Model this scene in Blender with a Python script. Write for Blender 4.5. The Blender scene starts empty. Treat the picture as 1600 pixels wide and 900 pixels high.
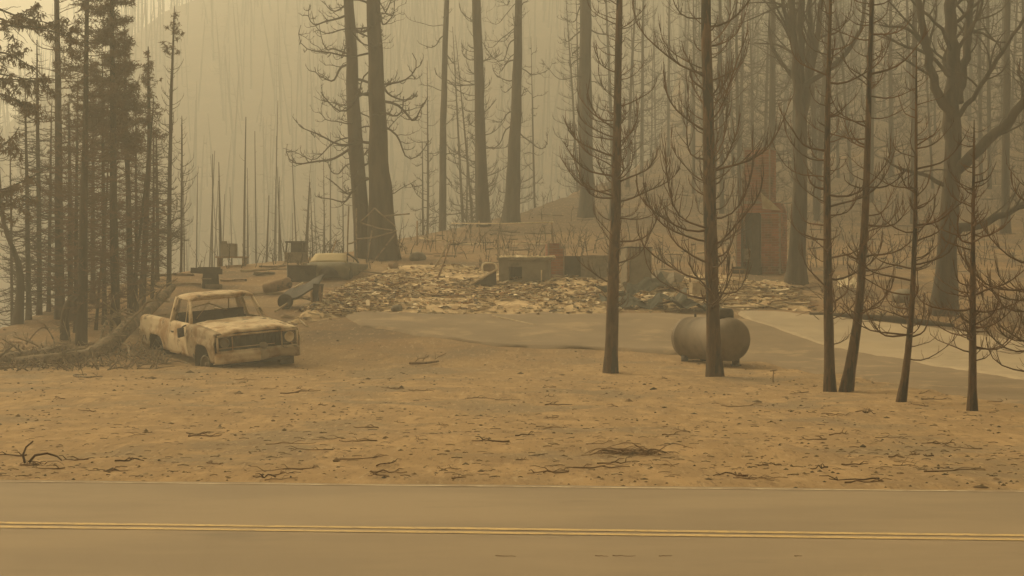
import bpy, math, random
import numpy as np
from mathutils import Vector, Matrix, Euler

rnd = random.Random(7)
R = math.radians
col = bpy.context.scene.collection
sc = bpy.context.scene

# ------------------------------------------------------------------ camera, sky, sun, exposure
F_PX, CAM_H, HOR = 3395.0, 1.7, 459.0          # focal length in photo pixels, eye height, horizon row
cam = bpy.data.cameras.new('camera')
cam.sensor_width = 36.0
cam.lens = F_PX / 1600 * 36
cam.clip_end = 3000
cam_o = bpy.data.objects.new('camera', cam)
cam_o.location = (0, 0, CAM_H)
cam_o.rotation_euler = (R(90) + math.atan((HOR - 450) / F_PX), 0, 0)
col.objects.link(cam_o)
sc.camera = cam_o

SUN_EL, SUN_AZ = R(38), R(-48)                # azimuth measured from +Y towards +X
w = bpy.data.worlds.new('World'); sc.world = w; w.use_nodes = True
nt = w.node_tree; nt.nodes.clear()
sky = nt.nodes.new('ShaderNodeTexSky'); sky.sky_type = 'NISHITA'; sky.sun_disc = False
sky.sun_elevation = SUN_EL; sky.sun_rotation = SUN_AZ
sky.dust_density = 8.0; sky.air_density = 1.0; sky.ozone_density = 0.5
bw = nt.nodes.new('ShaderNodeRGBToBW')
tint = nt.nodes.new('ShaderNodeMix'); tint.data_type = 'RGBA'; tint.blend_type = 'MULTIPLY'
tint.inputs[0].default_value = 1.0
tint.inputs[7].default_value = (1.0, 0.79, 0.455, 1)      # daylight filtered through wildfire smoke
bg = nt.nodes.new('ShaderNodeBackground'); bg.inputs[1].default_value = 0.15
out = nt.nodes.new('ShaderNodeOutputWorld')
nt.links.new(sky.outputs[0], bw.inputs[0]); nt.links.new(bw.outputs[0], tint.inputs[6])
nt.links.new(tint.outputs[2], bg.inputs[0]); nt.links.new(bg.outputs[0], out.inputs[0])

sun = bpy.data.lights.new('sun', 'SUN'); sun.energy = 1.5; sun.angle = R(35)
sun.color = (1.0, 0.77, 0.44)
sun_o = bpy.data.objects.new('sun', sun); col.objects.link(sun_o)
sd = Vector((math.sin(SUN_AZ) * math.cos(SUN_EL), math.cos(SUN_AZ) * math.cos(SUN_EL), math.sin(SUN_EL)))
sun_o.rotation_euler = (-sd).to_track_quat('-Z', 'Y').to_euler()

sc.view_settings.view_transform = 'Standard'; sc.view_settings.look = 'None'
sc.view_settings.gamma = 1.0; sc.view_settings.use_curve_mapping = False
sc.view_settings.exposure = 0.55
sc.render.engine = 'CYCLES'
sc.cycles.max_bounces = 6; sc.cycles.diffuse_bounces = 3; sc.cycles.glossy_bounces = 2
sc.cycles.volume_bounces = 1; sc.cycles.transparent_max_bounces = 6
sc.cycles.use_denoising = True
sc.cycles.caustics_reflective = False; sc.cycles.caustics_refractive = False

# ------------------------------------------------------------------ noise + terrain
def _hash(ix, iy, s):
    n = (ix.astype(np.int64) * 374761393 + iy.astype(np.int64) * 668265263 + s * 974634777) & 0x7fffffff
    n = ((n ^ (n >> 13)) * 1274126177) & 0x7fffffff
    return ((n ^ (n >> 16)) & 0xffff) / 65535.0
def vnoise(x, y, s=0):
    x = np.asarray(x, float); y = np.asarray(y, float)
    ix = np.floor(x); iy = np.floor(y); fx = x - ix; fy = y - iy
    fx = fx * fx * (3 - 2 * fx); fy = fy * fy * (3 - 2 * fy)
    a = _hash(ix, iy, s); b = _hash(ix + 1, iy, s); c = _hash(ix, iy + 1, s); d = _hash(ix + 1, iy + 1, s)
    return (a + (b - a) * fx) * (1 - fy) + (c + (d - c) * fx) * fy - 0.5
def fbm(x, y, s=0, o=3):
    v = 0; a = 1.0
    for k in range(o):
        v = v + a * vnoise(x * 2 ** k, y * 2 ** k, s + k); a *= 0.5
    return v
def softplus(v, k):
    v = np.asarray(v, float)
    return k * np.logaddexp(0, v / k)
def sstep(a, b, v):
    t = np.clip((np.asarray(v, float) - a) / (b - a), 0, 1)
    return t * t * (3 - 2 * t)
ROAD_A = -0.113                                     # slope of the road across the view
def road_d(x, y):                                   # metres beyond the road's far edge
    return (y - (19.25 + ROAD_A * x)) * math.cos(math.atan(ROAD_A))
def terrain(x, y):
    x = np.asarray(x, float); y = np.asarray(y, float)
    lot = 0.12 * softplus(y - 48.3, 1.2)
    edge = np.interp(x, [-60, -16, -13.2, -12.4, -10, -6, 0, 8, 20, 60], [40, 51.5, 54, 66, 71, 76, 92, 125, 250, 500])
    near = lot - 0.5 * softplus(y - edge, 1.0)
    near = -9 + softplus(near + 9, 2.0)
    near = near + 0.05 * softplus(y - 80, 5) * sstep(2, 25, x)
    ridge = np.interp(x, [-200, -103, -88, -75, -57, 0, 100, 260], [16, 21, 29, 47, 60, 74, 84, 84])
    far = -12 + (ridge + 12) * sstep(150, 435, y) + 2.0 * fbm(x / 30, y / 30, 40)
    m = np.maximum(near, far); d = np.abs(near - far)
    z = m + 0.5 * np.exp(-d / 1.5) * sstep(100, 130, y)
    rd = road_d(x, y)
    off = sstep(0.1, 3.0, rd)
    z = z + off * (0.10 * fbm(x / 4.0, y / 4.0, 3) + 0.05 * fbm(x / 0.8, y / 0.8, 9)) * (1 + 6 * sstep(85, 140, y))
    z = z - 0.03 * (1 - sstep(-0.3, 0.5, rd)) - 0.0 * x
    return z
def tz(x, y): return float(terrain(x, y))
def pw(px, py, d):                                   # photo pixel at distance d -> world point
    return Vector(((px - 800) / F_PX * d, d, CAM_H + (HOR - py) / F_PX * d))
def gpt(px, py, d0=14.0, d1=400.0):                   # where that line of sight meets the ground
    d = d0
    ys = np.arange(d0, d1, 0.1)
    xs = (px - 800) / F_PX * ys
    g = terrain(xs, ys) - (CAM_H + (HOR - py) / F_PX * ys)
    k = np.argmax(g >= 0) if (g >= 0).any() else len(ys) - 1
    return Vector((float(xs[k]), float(ys[k]), tz(xs[k], ys[k])))
def gd(px, d):                                       # ground point in pixel column at distance d
    x = (px - 800) / F_PX * d
    return Vector((x, d, tz(x, d)))

# ------------------------------------------------------------------ mesh builder
class MB:
    def __init__(s): s.v = []; s.q = []; s.t = []; s.n = 0; s.cq = []; s.ct = []; s.uc = False
    def add(s, V, Q=None, T=None, c=None):
        V = np.asarray(V, float).reshape(-1, 3)
        if Q is not None and len(Q):
            s.q.append(np.asarray(Q, int).reshape(-1, 4) + s.n); s.cq.append(np.tile(c or (1, 1, 1), (len(s.q[-1]), 1)))
        if T is not None and len(T):
            s.t.append(np.asarray(T, int).reshape(-1, 3) + s.n); s.ct.append(np.tile(c or (1, 1, 1), (len(s.t[-1]), 1)))
        s.v.append(V); s.n += len(V)
        if c is not None: s.uc = True
        return s
    def tube(s, P, rad, sides=6, cap=True, c=None, ell=None):
        P = np.asarray([tuple(p) for p in P], float); n = len(P)
        rad = np.broadcast_to(np.asarray(rad, float), (n,))
        T = np.gradient(P, axis=0); T /= np.linalg.norm(T, axis=1)[:, None] + 1e-9
        m = np.abs(T.mean(0)); ref = np.zeros(3); ref[int(np.argmin(m))] = 1
        U = np.cross(T, ref); U /= np.linalg.norm(U, axis=1)[:, None] + 1e-9
        W = np.cross(T, U)
        a = np.arange(sides) * 2 * math.pi / sides
        ca, sa = np.cos(a), np.sin(a)
        if ell is not None: sa = sa * ell
        V = P[:, None, :] + rad[:, None, None] * (ca[None, :, None] * U[:, None, :] + sa[None, :, None] * W[:, None, :])
        i = np.arange(n - 1)[:, None] * sides; j = np.arange(sides)[None, :]; j2 = (j + 1) % sides
        Q = np.stack([i + j, i + j2, i + sides + j2, i + sides + j], -1).reshape(-1, 4)
        T_ = []
        V = V.reshape(-1, 3)
        if cap:
            for k in range(1, sides - 1):
                T_.append((0, k + 1, k)); b = (n - 1) * sides; T_.append((b, b + k, b + k + 1))
        return s.add(V, Q, T_, c)
    def box(s, ctr, size, rot=None, c=None, taper=1.0):
        hx, hy, hz = size[0] / 2, size[1] / 2, size[2] / 2
        V = np.array([(x * (taper if z > 0 else 1), y * (taper if z > 0 else 1), z) for z in (-hz, hz) for y in (-hy, hy) for x in (-hx, hx)])
        if rot is not None: V = V @ np.array(Euler(rot).to_matrix()).T
        V = V + np.array(tuple(ctr))
        return s.add(V, [(0, 2, 3, 1), (4, 5, 7, 6), (0, 1, 5, 4), (2, 6, 7, 3), (0, 4, 6, 2), (1, 3, 7, 5)], None, c)
    def grid(s, P, thick=0.0, c=None):                # P: (n,m,3) surface; optional thickness along normals
        P = np.asarray(P, float); n, m = P.shape[:2]
        i = np.arange(n - 1)[:, None] * m; j = np.arange(m - 1)[None, :]
        Q = np.stack([i + j, i + j + 1, i + m + j + 1, i + m + j], -1).reshape(-1, 4)
        if thick == 0: return s.add(P.reshape(-1, 3), Q, None, c)
        du = np.gradient(P, axis=0); dv = np.gradient(P, axis=1)
        N = np.cross(du, dv); N /= np.linalg.norm(N, axis=2)[:, :, None] + 1e-9
        B = P - N * thick; k = n * m
        Q2 = Q[:, ::-1] + k
        bd = [r * m for r in range(n)] + [(n - 1) * m + c_ for c_ in range(1, m)] + [r * m + m - 1 for r in range(n - 2, -1, -1)] + [c_ for c_ in range(m - 2, 0, -1)]
        E = [(bd[a], bd[(a + 1) % len(bd)], bd[(a + 1) % len(bd)] + k, bd[a] + k) for a in range(len(bd))]
        return s.add(np.concatenate([P.reshape(-1, 3), B.reshape(-1, 3)]), np.concatenate([Q, Q2, np.array(E)]), None, c)
    def prism(s, poly, axis, a, b, c=None):           # polygon (list of 2D) extruded between a and b along axis
        n = len(poly); V = []
        for h in (a, b):
            for (u, v) in poly:
                V.append((h, u, v) if axis == 'x' else (u, h, v) if axis == 'y' else (u, v, h))
        T = [(0, k + 1, k) for k in range(1, n - 1)] + [(n, n + k, n + k + 1) for k in range(1, n - 1)]
        Q = [(k, (k + 1) % n, n + (k + 1) % n, n + k) for k in range(n)]
        return s.add(V, Q, T, c)
    def lathe(s, prof, axis_o, axis_d, sides=24, c=None):   # prof: list of (along, radius)
        d = Vector(axis_d).normalized(); u = d.orthogonal().normalized(); v = d.cross(u); o = Vector(axis_o)
        V = []
        for (h, r) in prof:
            for k in range(sides):
                a = 2 * math.pi * k / sides
                V.append(tuple(o + d * h + (u * math.cos(a) + v * math.sin(a)) * r))
        Q = [(i * sides + k, i * sides + (k + 1) % sides, (i + 1) * sides + (k + 1) % sides, (i + 1) * sides + k) for i in range(len(prof) - 1) for k in range(sides)]
        return s.add(V, Q, None, c)
    def mesh(s, name, mat, smooth=True):
        me = bpy.data.meshes.new(name)
        V = np.concatenate(s.v) if s.v else np.zeros((0, 3))
        Q = np.concatenate(s.q) if s.q else np.zeros((0, 4), int)
        T = np.concatenate(s.t) if s.t else np.zeros((0, 3), int)
        me.vertices.add(len(V)); me.vertices.foreach_set('co', V.astype(np.float32).ravel())
        L = np.concatenate([Q.ravel(), T.ravel()]).astype(np.int32)
        me.loops.add(len(L)); me.loops.foreach_set('vertex_index', L)
        st = np.concatenate([np.arange(len(Q)) * 4, len(Q) * 4 + np.arange(len(T)) * 3]).astype(np.int32)
        me.polygons.add(len(st)); me.polygons.foreach_set('loop_start', st)
        me.polygons.foreach_set('use_smooth', np.full(len(st), smooth))
        me.update(calc_edges=True); me.validate()
        if s.uc:
            C = np.concatenate(([np.concatenate(s.cq)] if s.cq else []) + ([np.concatenate(s.ct)] if s.ct else []))
            at = me.attributes.new('piece_colour', 'FLOAT_COLOR', 'FACE')
            at.data.foreach_set('color', np.concatenate([C, np.ones((len(C), 1))], 1).astype(np.float32).ravel())
        if mat is not None: me.materials.append(mat)
        return me
    def build(s, name, mat, parent=None, smooth=True, loc=None, rot=None, autosmooth=True):
        me = s.mesh(name, mat, smooth)
        return link(name, me, parent, loc, rot)
def link(name, me, parent=None, loc=None, rot=None):
    o = bpy.data.objects.new(name, me); col.objects.link(o)
    if parent is not None: o.parent = parent
    if loc is not None: o.location = loc
    if rot is not None: o.rotation_euler = rot
    return o
def tag(o, label=None, cat=None, group=None, kind=None):
    if label: o['label'] = label
    if cat: o['category'] = cat
    if group: o['group'] = group
    if kind: o['kind'] = kind
    return o
def thing(name, label, cat, loc=(0, 0, 0), rot=(0, 0, 0), group=None):
    o = bpy.data.objects.new(name, None); col.objects.link(o)
    o.empty_display_size = 0.2
    o.location = loc; o.rotation_euler = rot
    return tag(o, label, cat, group)
def flat(o):
    for p in o.data.polygons: p.use_smooth = False
    return o

# ------------------------------------------------------------------ materials
def mat(name, c1, c2=None, scale=4.0, rough=0.9, bump=0.0, bscale=None, c3=None, s3=0.7, t=(0.35, 0.65), stretch=(1, 1, 1), metal=0.0, c3t=(0.55, 0.68), attr=False, detail=6.0):
    m = bpy.data.materials.new(name); m.use_nodes = True
    n = m.node_tree.nodes; l = m.node_tree.links
    b = n['Principled BSDF']; b.inputs['Roughness'].default_value = rough; b.inputs['Metallic'].default_value = metal
    b.inputs['Specular IOR Level'].default_value = 0.25
    tc = n.new('ShaderNodeTexCoord'); mp = n.new('ShaderNodeMapping'); mp.inputs['Scale'].default_value = stretch
    l.new(tc.outputs['Object'], mp.inputs[0])
    colour = None
    def noise(sc_, off=0.0):
        x = n.new('ShaderNodeTexNoise'); x.inputs['Scale'].default_value = sc_; x.inputs['Detail'].default_value = detail
        x.inputs['Roughness'].default_value = 0.62
        l.new(mp.outputs[0], x.inputs['Vector']); return x
    def ramp(src, a, b_):
        r = n.new('ShaderNodeMapRange'); r.inputs[1].default_value = a; r.inputs[2].default_value = b_; r.interpolation_type = 'SMOOTHSTEP'
        l.new(src, r.inputs[0]); return r.outputs[0]
    def mix(f, A, B, mode='MIX'):
        x = n.new('ShaderNodeMix'); x.data_type = 'RGBA'; x.blend_type = mode
        if isinstance(f, float): x.inputs[0].default_value = f
        else: l.new(f, x.inputs[0])
        for i, C in ((6, A), (7, B)):
            if isinstance(C, tuple): x.inputs[i].default_value = (*C, 1)
            else: l.new(C, x.inputs[i])
        return x.outputs[2]
    colour = c1
    if c2 is not None: colour = mix(ramp(noise(scale).outputs[0], *t), c1, c2)
    if c3 is not None:
        colour = mix(ramp(noise(scale * s3 * 1.37).outputs[0], *c3t), colour, c3)
    if attr:
        a = n.new('ShaderNodeAttribute'); a.attribute_name = 'piece_colour'
        colour = mix(1.0, colour, a.outputs['Color'], 'MULTIPLY')
    if isinstance(colour, tuple): b.inputs['Base Color'].default_value = (*colour, 1)
    else: l.new(colour, b.inputs['Base Color'])
    if bump:
        x = noise(bscale or scale * 4); bp = n.new('ShaderNodeBump'); bp.inputs['Strength'].default_value = bump; bp.inputs['Distance'].default_value = 0.05
        l.new(x.outputs[0], bp.inputs['Height']); l.new(bp.outputs[0], b.inputs['Normal'])
    m['_'] = 0
    return m
M = {}
M['bark'] = mat('charred_bark', (0.022, 0.017, 0.011), (0.065, 0.046, 0.027), 3.0, 0.95, 0.8, 9.0, stretch=(1, 1, 0.22))
M['bark_brown'] = mat('scorched_brown_bark', (0.05, 0.031, 0.016), (0.16, 0.088, 0.040), 5.0, 0.95, 1.0, 16.0, stretch=(1, 1, 0.22), c3=(0.022, 0.018, 0.013), c3t=(0.48, 0.6))
M['twig'] = mat('scorched_twig', (0.055, 0.031, 0.015), (0.12, 0.060, 0.026), 2.0, 0.95)
M['twig_dark'] = mat('charred_twig', (0.03, 0.022, 0.014), (0.05, 0.036, 0.022), 2.0, 0.95)
M['needle'] = mat('scorched_needles', (0.085, 0.055, 0.026), (0.14, 0.085, 0.04), 1.3, 0.9)
M['deadwood'] = mat('grey_deadwood', (0.13, 0.10, 0.065), (0.26, 0.20, 0.13), 5.0, 0.95, 0.5, 20, stretch=(1, 1, 1), c3=(0.05, 0.04, 0.03))
M['pale_wood'] = mat('pale_bare_wood', (0.42, 0.34, 0.22), (0.30, 0.22, 0.14), 5.0, 0.9)
M['brown_wood'] = mat('brown_burnt_wood', (0.16, 0.10, 0.055), (0.27, 0.18, 0.10), 4.0, 0.9, c3=(0.05, 0.04, 0.03))

# ---- ground
def ground_material():
    m = bpy.data.materials.new('scorched_soil'); m.use_nodes = True
    n = m.node_tree.nodes; l = m.node_tree.links; b = n['Principled BSDF']
    b.inputs['Roughness'].default_value = 1.0; b.inputs['Specular IOR Level'].default_value = 0.1
    tc = n.new('ShaderNodeTexCoord')
    def noise(s, stretch=(1, 1, 1), d=6, r=0.6, loc=(0, 0, 0)):
        mp = n.new('ShaderNodeMapping'); mp.inputs['Scale'].default_value = stretch; mp.inputs['Location'].default_value = loc
        l.new(tc.outputs['Object'], mp.inputs[0])
        x = n.new('ShaderNodeTexNoise'); x.inputs['Scale'].default_value = s; x.inputs['Detail'].default_value = d; x.inputs['Roughness'].default_value = r
        l.new(mp.outputs[0], x.inputs['Vector']); return x.outputs[0]
    def rng(src, a, c, lo=0.0, hi=1.0):
        r = n.new('ShaderNodeMapRange'); r.inputs[1].default_value = a; r.inputs[2].default_value = c; r.inputs[3].default_value = lo; r.inputs[4].default_value = hi; r.interpolation_type = 'SMOOTHSTEP'
        l.new(src, r.inputs[0]); return r.outputs[0]
    def mix(f, A, B):
        x = n.new('ShaderNodeMix'); x.data_type = 'RGBA'; l.new(f, x.inputs[0])
        for i, C in ((6, A), (7, B)):
            if isinstance(C, tuple): x.inputs[i].default_value = (*C, 1)
            else: l.new(C, x.inputs[i])
        return x.outputs[2]
    c = mix(rng(noise(0.8, (0.8, 0.45, 1)), 0.38, 0.62), (0.326, 0.221, 0.115), (0.277, 0.191, 0.105))
    c = mix(rng(noise(2.2, (1, 0.35, 1), loc=(7, 3, 0)), 0.48, 0.62), c, (0.385, 0.262, 0.138))
    c = mix(rng(noise(0.5, (0.8, 0.6, 1), loc=(31, 11, 0)), 0.50, 0.64, 0, 0.8), c, (0.22, 0.17, 0.11))      # ash films
    sep = n.new('ShaderNodeSeparateXYZ'); l.new(tc.outputs['Object'], sep.inputs[0])
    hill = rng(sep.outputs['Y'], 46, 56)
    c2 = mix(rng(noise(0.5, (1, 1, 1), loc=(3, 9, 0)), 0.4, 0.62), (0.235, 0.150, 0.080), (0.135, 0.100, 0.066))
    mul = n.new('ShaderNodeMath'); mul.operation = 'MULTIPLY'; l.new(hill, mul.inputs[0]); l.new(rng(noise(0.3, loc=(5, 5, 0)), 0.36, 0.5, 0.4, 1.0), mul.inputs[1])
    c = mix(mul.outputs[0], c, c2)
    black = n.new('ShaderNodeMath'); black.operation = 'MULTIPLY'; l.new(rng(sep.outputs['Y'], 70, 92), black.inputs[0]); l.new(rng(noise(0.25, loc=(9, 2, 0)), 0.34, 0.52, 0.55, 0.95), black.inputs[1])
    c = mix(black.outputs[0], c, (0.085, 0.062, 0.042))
    c = mix(rng(noise(6, (1, 0.22, 1), 6, 0.75), 0.52, 0.68, 0, 0.6), c, (0.17, 0.11, 0.058))                 # needle litter
    c = mix(rng(noise(17, (1, 0.16, 1), 4, 0.65, (2, 8, 0)), 0.55, 0.68, 0, 0.55), c, (0.15, 0.10, 0.053))
    c = mix(rng(noise(12, (1, 0.18, 1), 4, 0.7, (12, 4, 0)), 0.55, 0.68, 0, 0.5), c, (0.46, 0.35, 0.22))
    l.new(c, b.inputs['Base Color'])
    bp = n.new('ShaderNodeBump'); bp.inputs['Strength'].default_value = 0.9; bp.inputs['Distance'].default_value = 0.05
    l.new(noise(9, (1, .6, 1), 8, 0.75), bp.inputs['Height']); l.new(bp.outputs[0], b.inputs['Normal'])
    return m
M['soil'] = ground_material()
M['asphalt'] = mat('dusty_asphalt', (0.262, 0.200, 0.130), (0.215, 0.165, 0.110), 0.55, 0.9, 0.25, 90, c3=(0.175, 0.137, 0.095), s3=0.9, c3t=(0.55, 0.72), stretch=(0.5, 0.9, 1), detail=14)
M['drive'] = mat('ash_dusted_driveway', (0.225, 0.166, 0.104), (0.175, 0.130, 0.082), 0.5, 0.95, 0.3, 30, c3=(0.29, 0.21, 0.125), s3=1.2, c3t=(0.54, 0.66), detail=14)
M['pale_drive'] = mat('pale_gravel_driveway', (0.36, 0.285, 0.19), (0.30, 0.24, 0.165), 0.5, 0.95, 0.2, 30, c3=(0.25, 0.20, 0.13), c3t=(0.56, 0.7), detail=9)
M['yellow'] = mat('worn_yellow_paint', (0.50, 0.355, 0.15), (0.39, 0.28, 0.135), 5.0, 0.8, c3=(0.27, 0.20, 0.125), s3=2.0, c3t=(0.52, 0.68))
M['white_line'] = mat('worn_white_paint', (0.52, 0.43, 0.30), (0.36, 0.28, 0.19), 8.0, 0.85, c3=(0.27, 0.20, 0.13), s3=0.25, c3t=(0.45, 0.6))

# ------------------------------------------------------------------ ground sheet
def axis(segs):
    a = []
    for (lo, hi, st) in segs: a += list(np.arange(lo, hi, st))
    return np.array(a + [segs[-1][1]])
gx = axis([(-210, -40, 5), (-40, -18, 1), (-18, 18, 0.22), (18, 40, 1), (40, 210, 5)])
gy = axis([(-30, 10, 2), (10, 17, 0.5), (17, 80, 0.25), (80, 130, 1), (130, 455, 5)])
GX, GY = np.meshgrid(gx, gy, indexing='ij')
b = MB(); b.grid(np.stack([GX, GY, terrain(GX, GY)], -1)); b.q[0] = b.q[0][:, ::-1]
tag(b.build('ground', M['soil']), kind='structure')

# ------------------------------------------------------------------ road
ra = math.atan(ROAD_A); ru = Vector((math.cos(ra), math.sin(ra), 0)); rn = Vector((-math.sin(ra), math.cos(ra), 0))
r0 = Vector((0, 19.25, 0))
def road_strip(name, m, a, c, z, ragged=0.0, seed=1, label=None, dashes=None):
    us = np.arange(-60, 60.01, 0.25)
    P = np.zeros((len(us), 3 if name == 'road' else 2, 3))
    for i, u in enumerate(us):
        offs = (a, (a + c) / 2, c) if name == 'road' else (a, c)
        for j, o in enumerate(offs):
            e = ragged * float(fbm(u * 0.9, 3.0 + j, seed)) if j == len(offs) - 1 or name != 'road' else 0
            p = r0 + ru * u + rn * (o + e)
            P[i, j] = (p.x, p.y, z)
    bb = MB(); bb.grid(P, 0.0); bb.q[0] = bb.q[0]
    o = bb.build(name, m); return o
road = road_strip('road', M['asphalt'], -9.2, 0.0, 0.004, 0.10)
tag(road, kind='structure')
for nm, a, c in (('road_line', -3.92, -3.79), ('road_line', -3.66, -3.53)):
    o = road_strip(nm, M['yellow'], a, c, 0.008, 0.02, 5); o.parent = road
o = road_strip('edge_line', M['white_line'], -0.20, -0.11, 0.008, 0.03, 8); o.parent = road

M['tar'] = mat('sealed_crack', (0.17, 0.13, 0.09), (0.22, 0.17, 0.115), 3, 0.9)
for (u0, seed) in ():
    rngc = random.Random(seed); P = []; u = u0
    for k, v in enumerate(np.arange(-9.0, -0.2, 0.22)):
        u += rngc.gauss(0, .045); p = r0 + ru * u + rn * v; wd = rngc.uniform(.001, .004)
        P.append([tuple(p - ru * wd + Vector((0, 0, .0105))), tuple(p + ru * wd + Vector((0, 0, .0105)))])
    bb = MB(); bb.grid(np.array(P)[:, ::-1]); bb.build('road_crack', M['tar']).parent = road

# ------------------------------------------------------------------ driveway sheets draped on the slope
def drape(name, m, front, back, lift, seed=3, n=90, mrow=24):
    f = [gpt(*p) for p in front]; k = [gpt(*p) for p in back]
    def resample(pts):
        d = [0]
        for a, c in zip(pts, pts[1:]): d.append(d[-1] + (c - a).length)
        t = np.linspace(0, d[-1], n)
        return np.stack([np.interp(t, d, [p[i] for p in pts]) for i in range(2)], -1)
    Fp, Bp = resample(f), resample(k)
    s = np.linspace(0, 1, mrow)
    XY = Fp[:, None, :] * (1 - s[None, :, None]) + Bp[:, None, :] * s[None, :, None]
    XY[:, 0, 1] += 0.9 * fbm(XY[:, 0, 0] * 0.9, XY[:, 0, 1] * 0.3, seed); XY[:, -1, 1] += 0.3 * fbm(XY[:, -1, 0] * 0.9, XY[:, -1, 1] * 0.2, seed + 5)
    X, Y = XY[..., 0], XY[..., 1]
    Z = terrain(X, Y) + lift
    Z[:, 0] -= lift + 0.04; Z[:, -1] -= lift + 0.04; Z[0, :] -= lift + 0.04; Z[-1, :] -= lift + 0.04
    bb = MB(); bb.grid(np.stack([X, Y, Z], -1))
    nrm = np.cross(np.append(XY[5, 5] - XY[4, 5], 0), np.append(XY[5, 6] - XY[5, 5], 0))[2]
    if nrm < 0: bb.q[0] = bb.q[0][:, ::-1]
    return tag(bb.build(name, m), kind='structure')
drape('driveway_pad', M['drive'], [(560, 512), (640, 522), (780, 544), (1050, 556), (1200, 566), (1330, 590), (1640, 640)],
      [(520, 486), (700, 492), (900, 490), (1050, 488), (1200, 500), (1400, 520), (1640, 560)], 0.05)
drape('driveway', M['pale_drive'], [(1165, 500), (1200, 512), (1290, 545), (1420, 567), (1640, 604)],
      [(1150, 491), (1200, 490), (1290, 497), (1440, 512), (1640, 543)], 0.085, 11)

# ------------------------------------------------------------------ trees
def unit(v): return v / (np.linalg.norm(v) + 1e-9)
def curve_branch(rng, p0, az, L, e0, e1, power=1.3, n=8, wob=0.13, aw=0.28):
    pts = [np.array(p0, float)]; a = az; ph = rng.uniform(0, 6.3)
    for k in range(1, n):
        t = k / (n - 1)
        e = e0 + (e1 - e0) * t ** power + wob * math.sin(ph + t * 9)
        a = az + aw * math.sin(ph * 1.7 + t * 5)
        pts.append(pts[-1] + (L / (n - 1)) * np.array([math.cos(e) * math.cos(a), math.cos(e) * math.sin(a), math.sin(e)]))
    return np.array(pts)
def needle_tuft(mb, rng, p, size, n, droop=0.0):
    V = []; T = []
    for k in range(n):
        d = np.array([rng.gauss(0, 1), rng.gauss(0, 1), rng.gauss(0, 0.8) - droop]); d = unit(d)
        s = unit(np.cross(d, [rng.gauss(0, 1), rng.gauss(0, 1), rng.gauss(0, 1)]))
        o = np.array(p) + np.array([rng.gauss(0, .25), rng.gauss(0, .25), rng.gauss(0, .25)]) * size
        L = size * rng.uniform(0.6, 1.3); wd = L * 0.13
        i = len(V); V += [o - s * wd, o + s * wd, o + d * L]; T.append((i, i + 1, i + 2))
    mb.add(V, None, T)
def trunk_mesh(mb, P, r, sides=12, seed=0, flare=1.35):
    # P: polyline control points (local), r: radii; resampled with bark unevenness and a root flare
    P = np.array([tuple(p) for p in P], float); r = np.array(r, float)
    d = np.concatenate([[0], np.cumsum(np.linalg.norm(np.diff(P, axis=0), axis=1))])
    n = max(14, int(d[-1] / 0.35)); t = np.linspace(0, d[-1], n)
    Q = np.stack([np.interp(t, d, P[:, i]) for i in range(3)], -1); rr = np.interp(t, d, r)
    for _ in range(2): Q[1:-1] = (Q[:-2] + 2 * Q[1:-1] + Q[2:]) / 4
    Q[:, 0] += 0.12 * rr * np.array([float(vnoise(x * 0.9, seed, 1)) for x in t]) * 2
    rr = rr * (1 + 0.10 * np.array([float(vnoise(x * 1.7, seed, 2)) for x in t]))
    rr = rr * (1 + (flare - 1) * np.exp(-t / (2.2 * r[0] + 0.05)))
    Q = np.concatenate([[Q[0] - np.array([0, 0, 0.35])], Q]); rr = np.concatenate([[rr[0] * 1.05], rr])
    a = np.arange(sides) * 2 * math.pi / sides
    V = np.zeros((len(Q), sides, 3))
    tt = np.concatenate([[0], t])
    lob = 1 + 0.16 * np.exp(-tt / (1.5 * r[0] + .1))[:, None] * np.cos(a * 5 + seed)[None, :] + 0.07 * np.array([[float(vnoise(x * 1.3, k * 1.7, seed + 3)) for k in range(sides)] for x in tt])
    V[:, :, 0] = Q[:, 0, None] + rr[:, None] * lob * np.cos(a)[None]
    V[:, :, 1] = Q[:, 1, None] + rr[:, None] * lob * np.sin(a)[None]
    V[:, :, 2] = Q[:, 2, None]
    i = np.arange(len(Q) - 1)[:, None] * sides; j = np.arange(sides)[None, :]; j2 = (j + 1) % sides
    mb.add(V.reshape(-1, 3), np.stack([i + j, i + j2, i + sides + j2, i + sides + j], -1).reshape(-1, 4))
    top = (len(Q) - 1) * sides
    return Q, rr
def along(Q, rr, z):
    k = np.interp(z, Q[:, 2], np.arange(len(Q)))
    i = int(min(k, len(Q) - 2)); f = k - i
    return Q[i] * (1 - f) + Q[i + 1] * f, rr[i] * (1 - f) + rr[i + 1] * f
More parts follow.
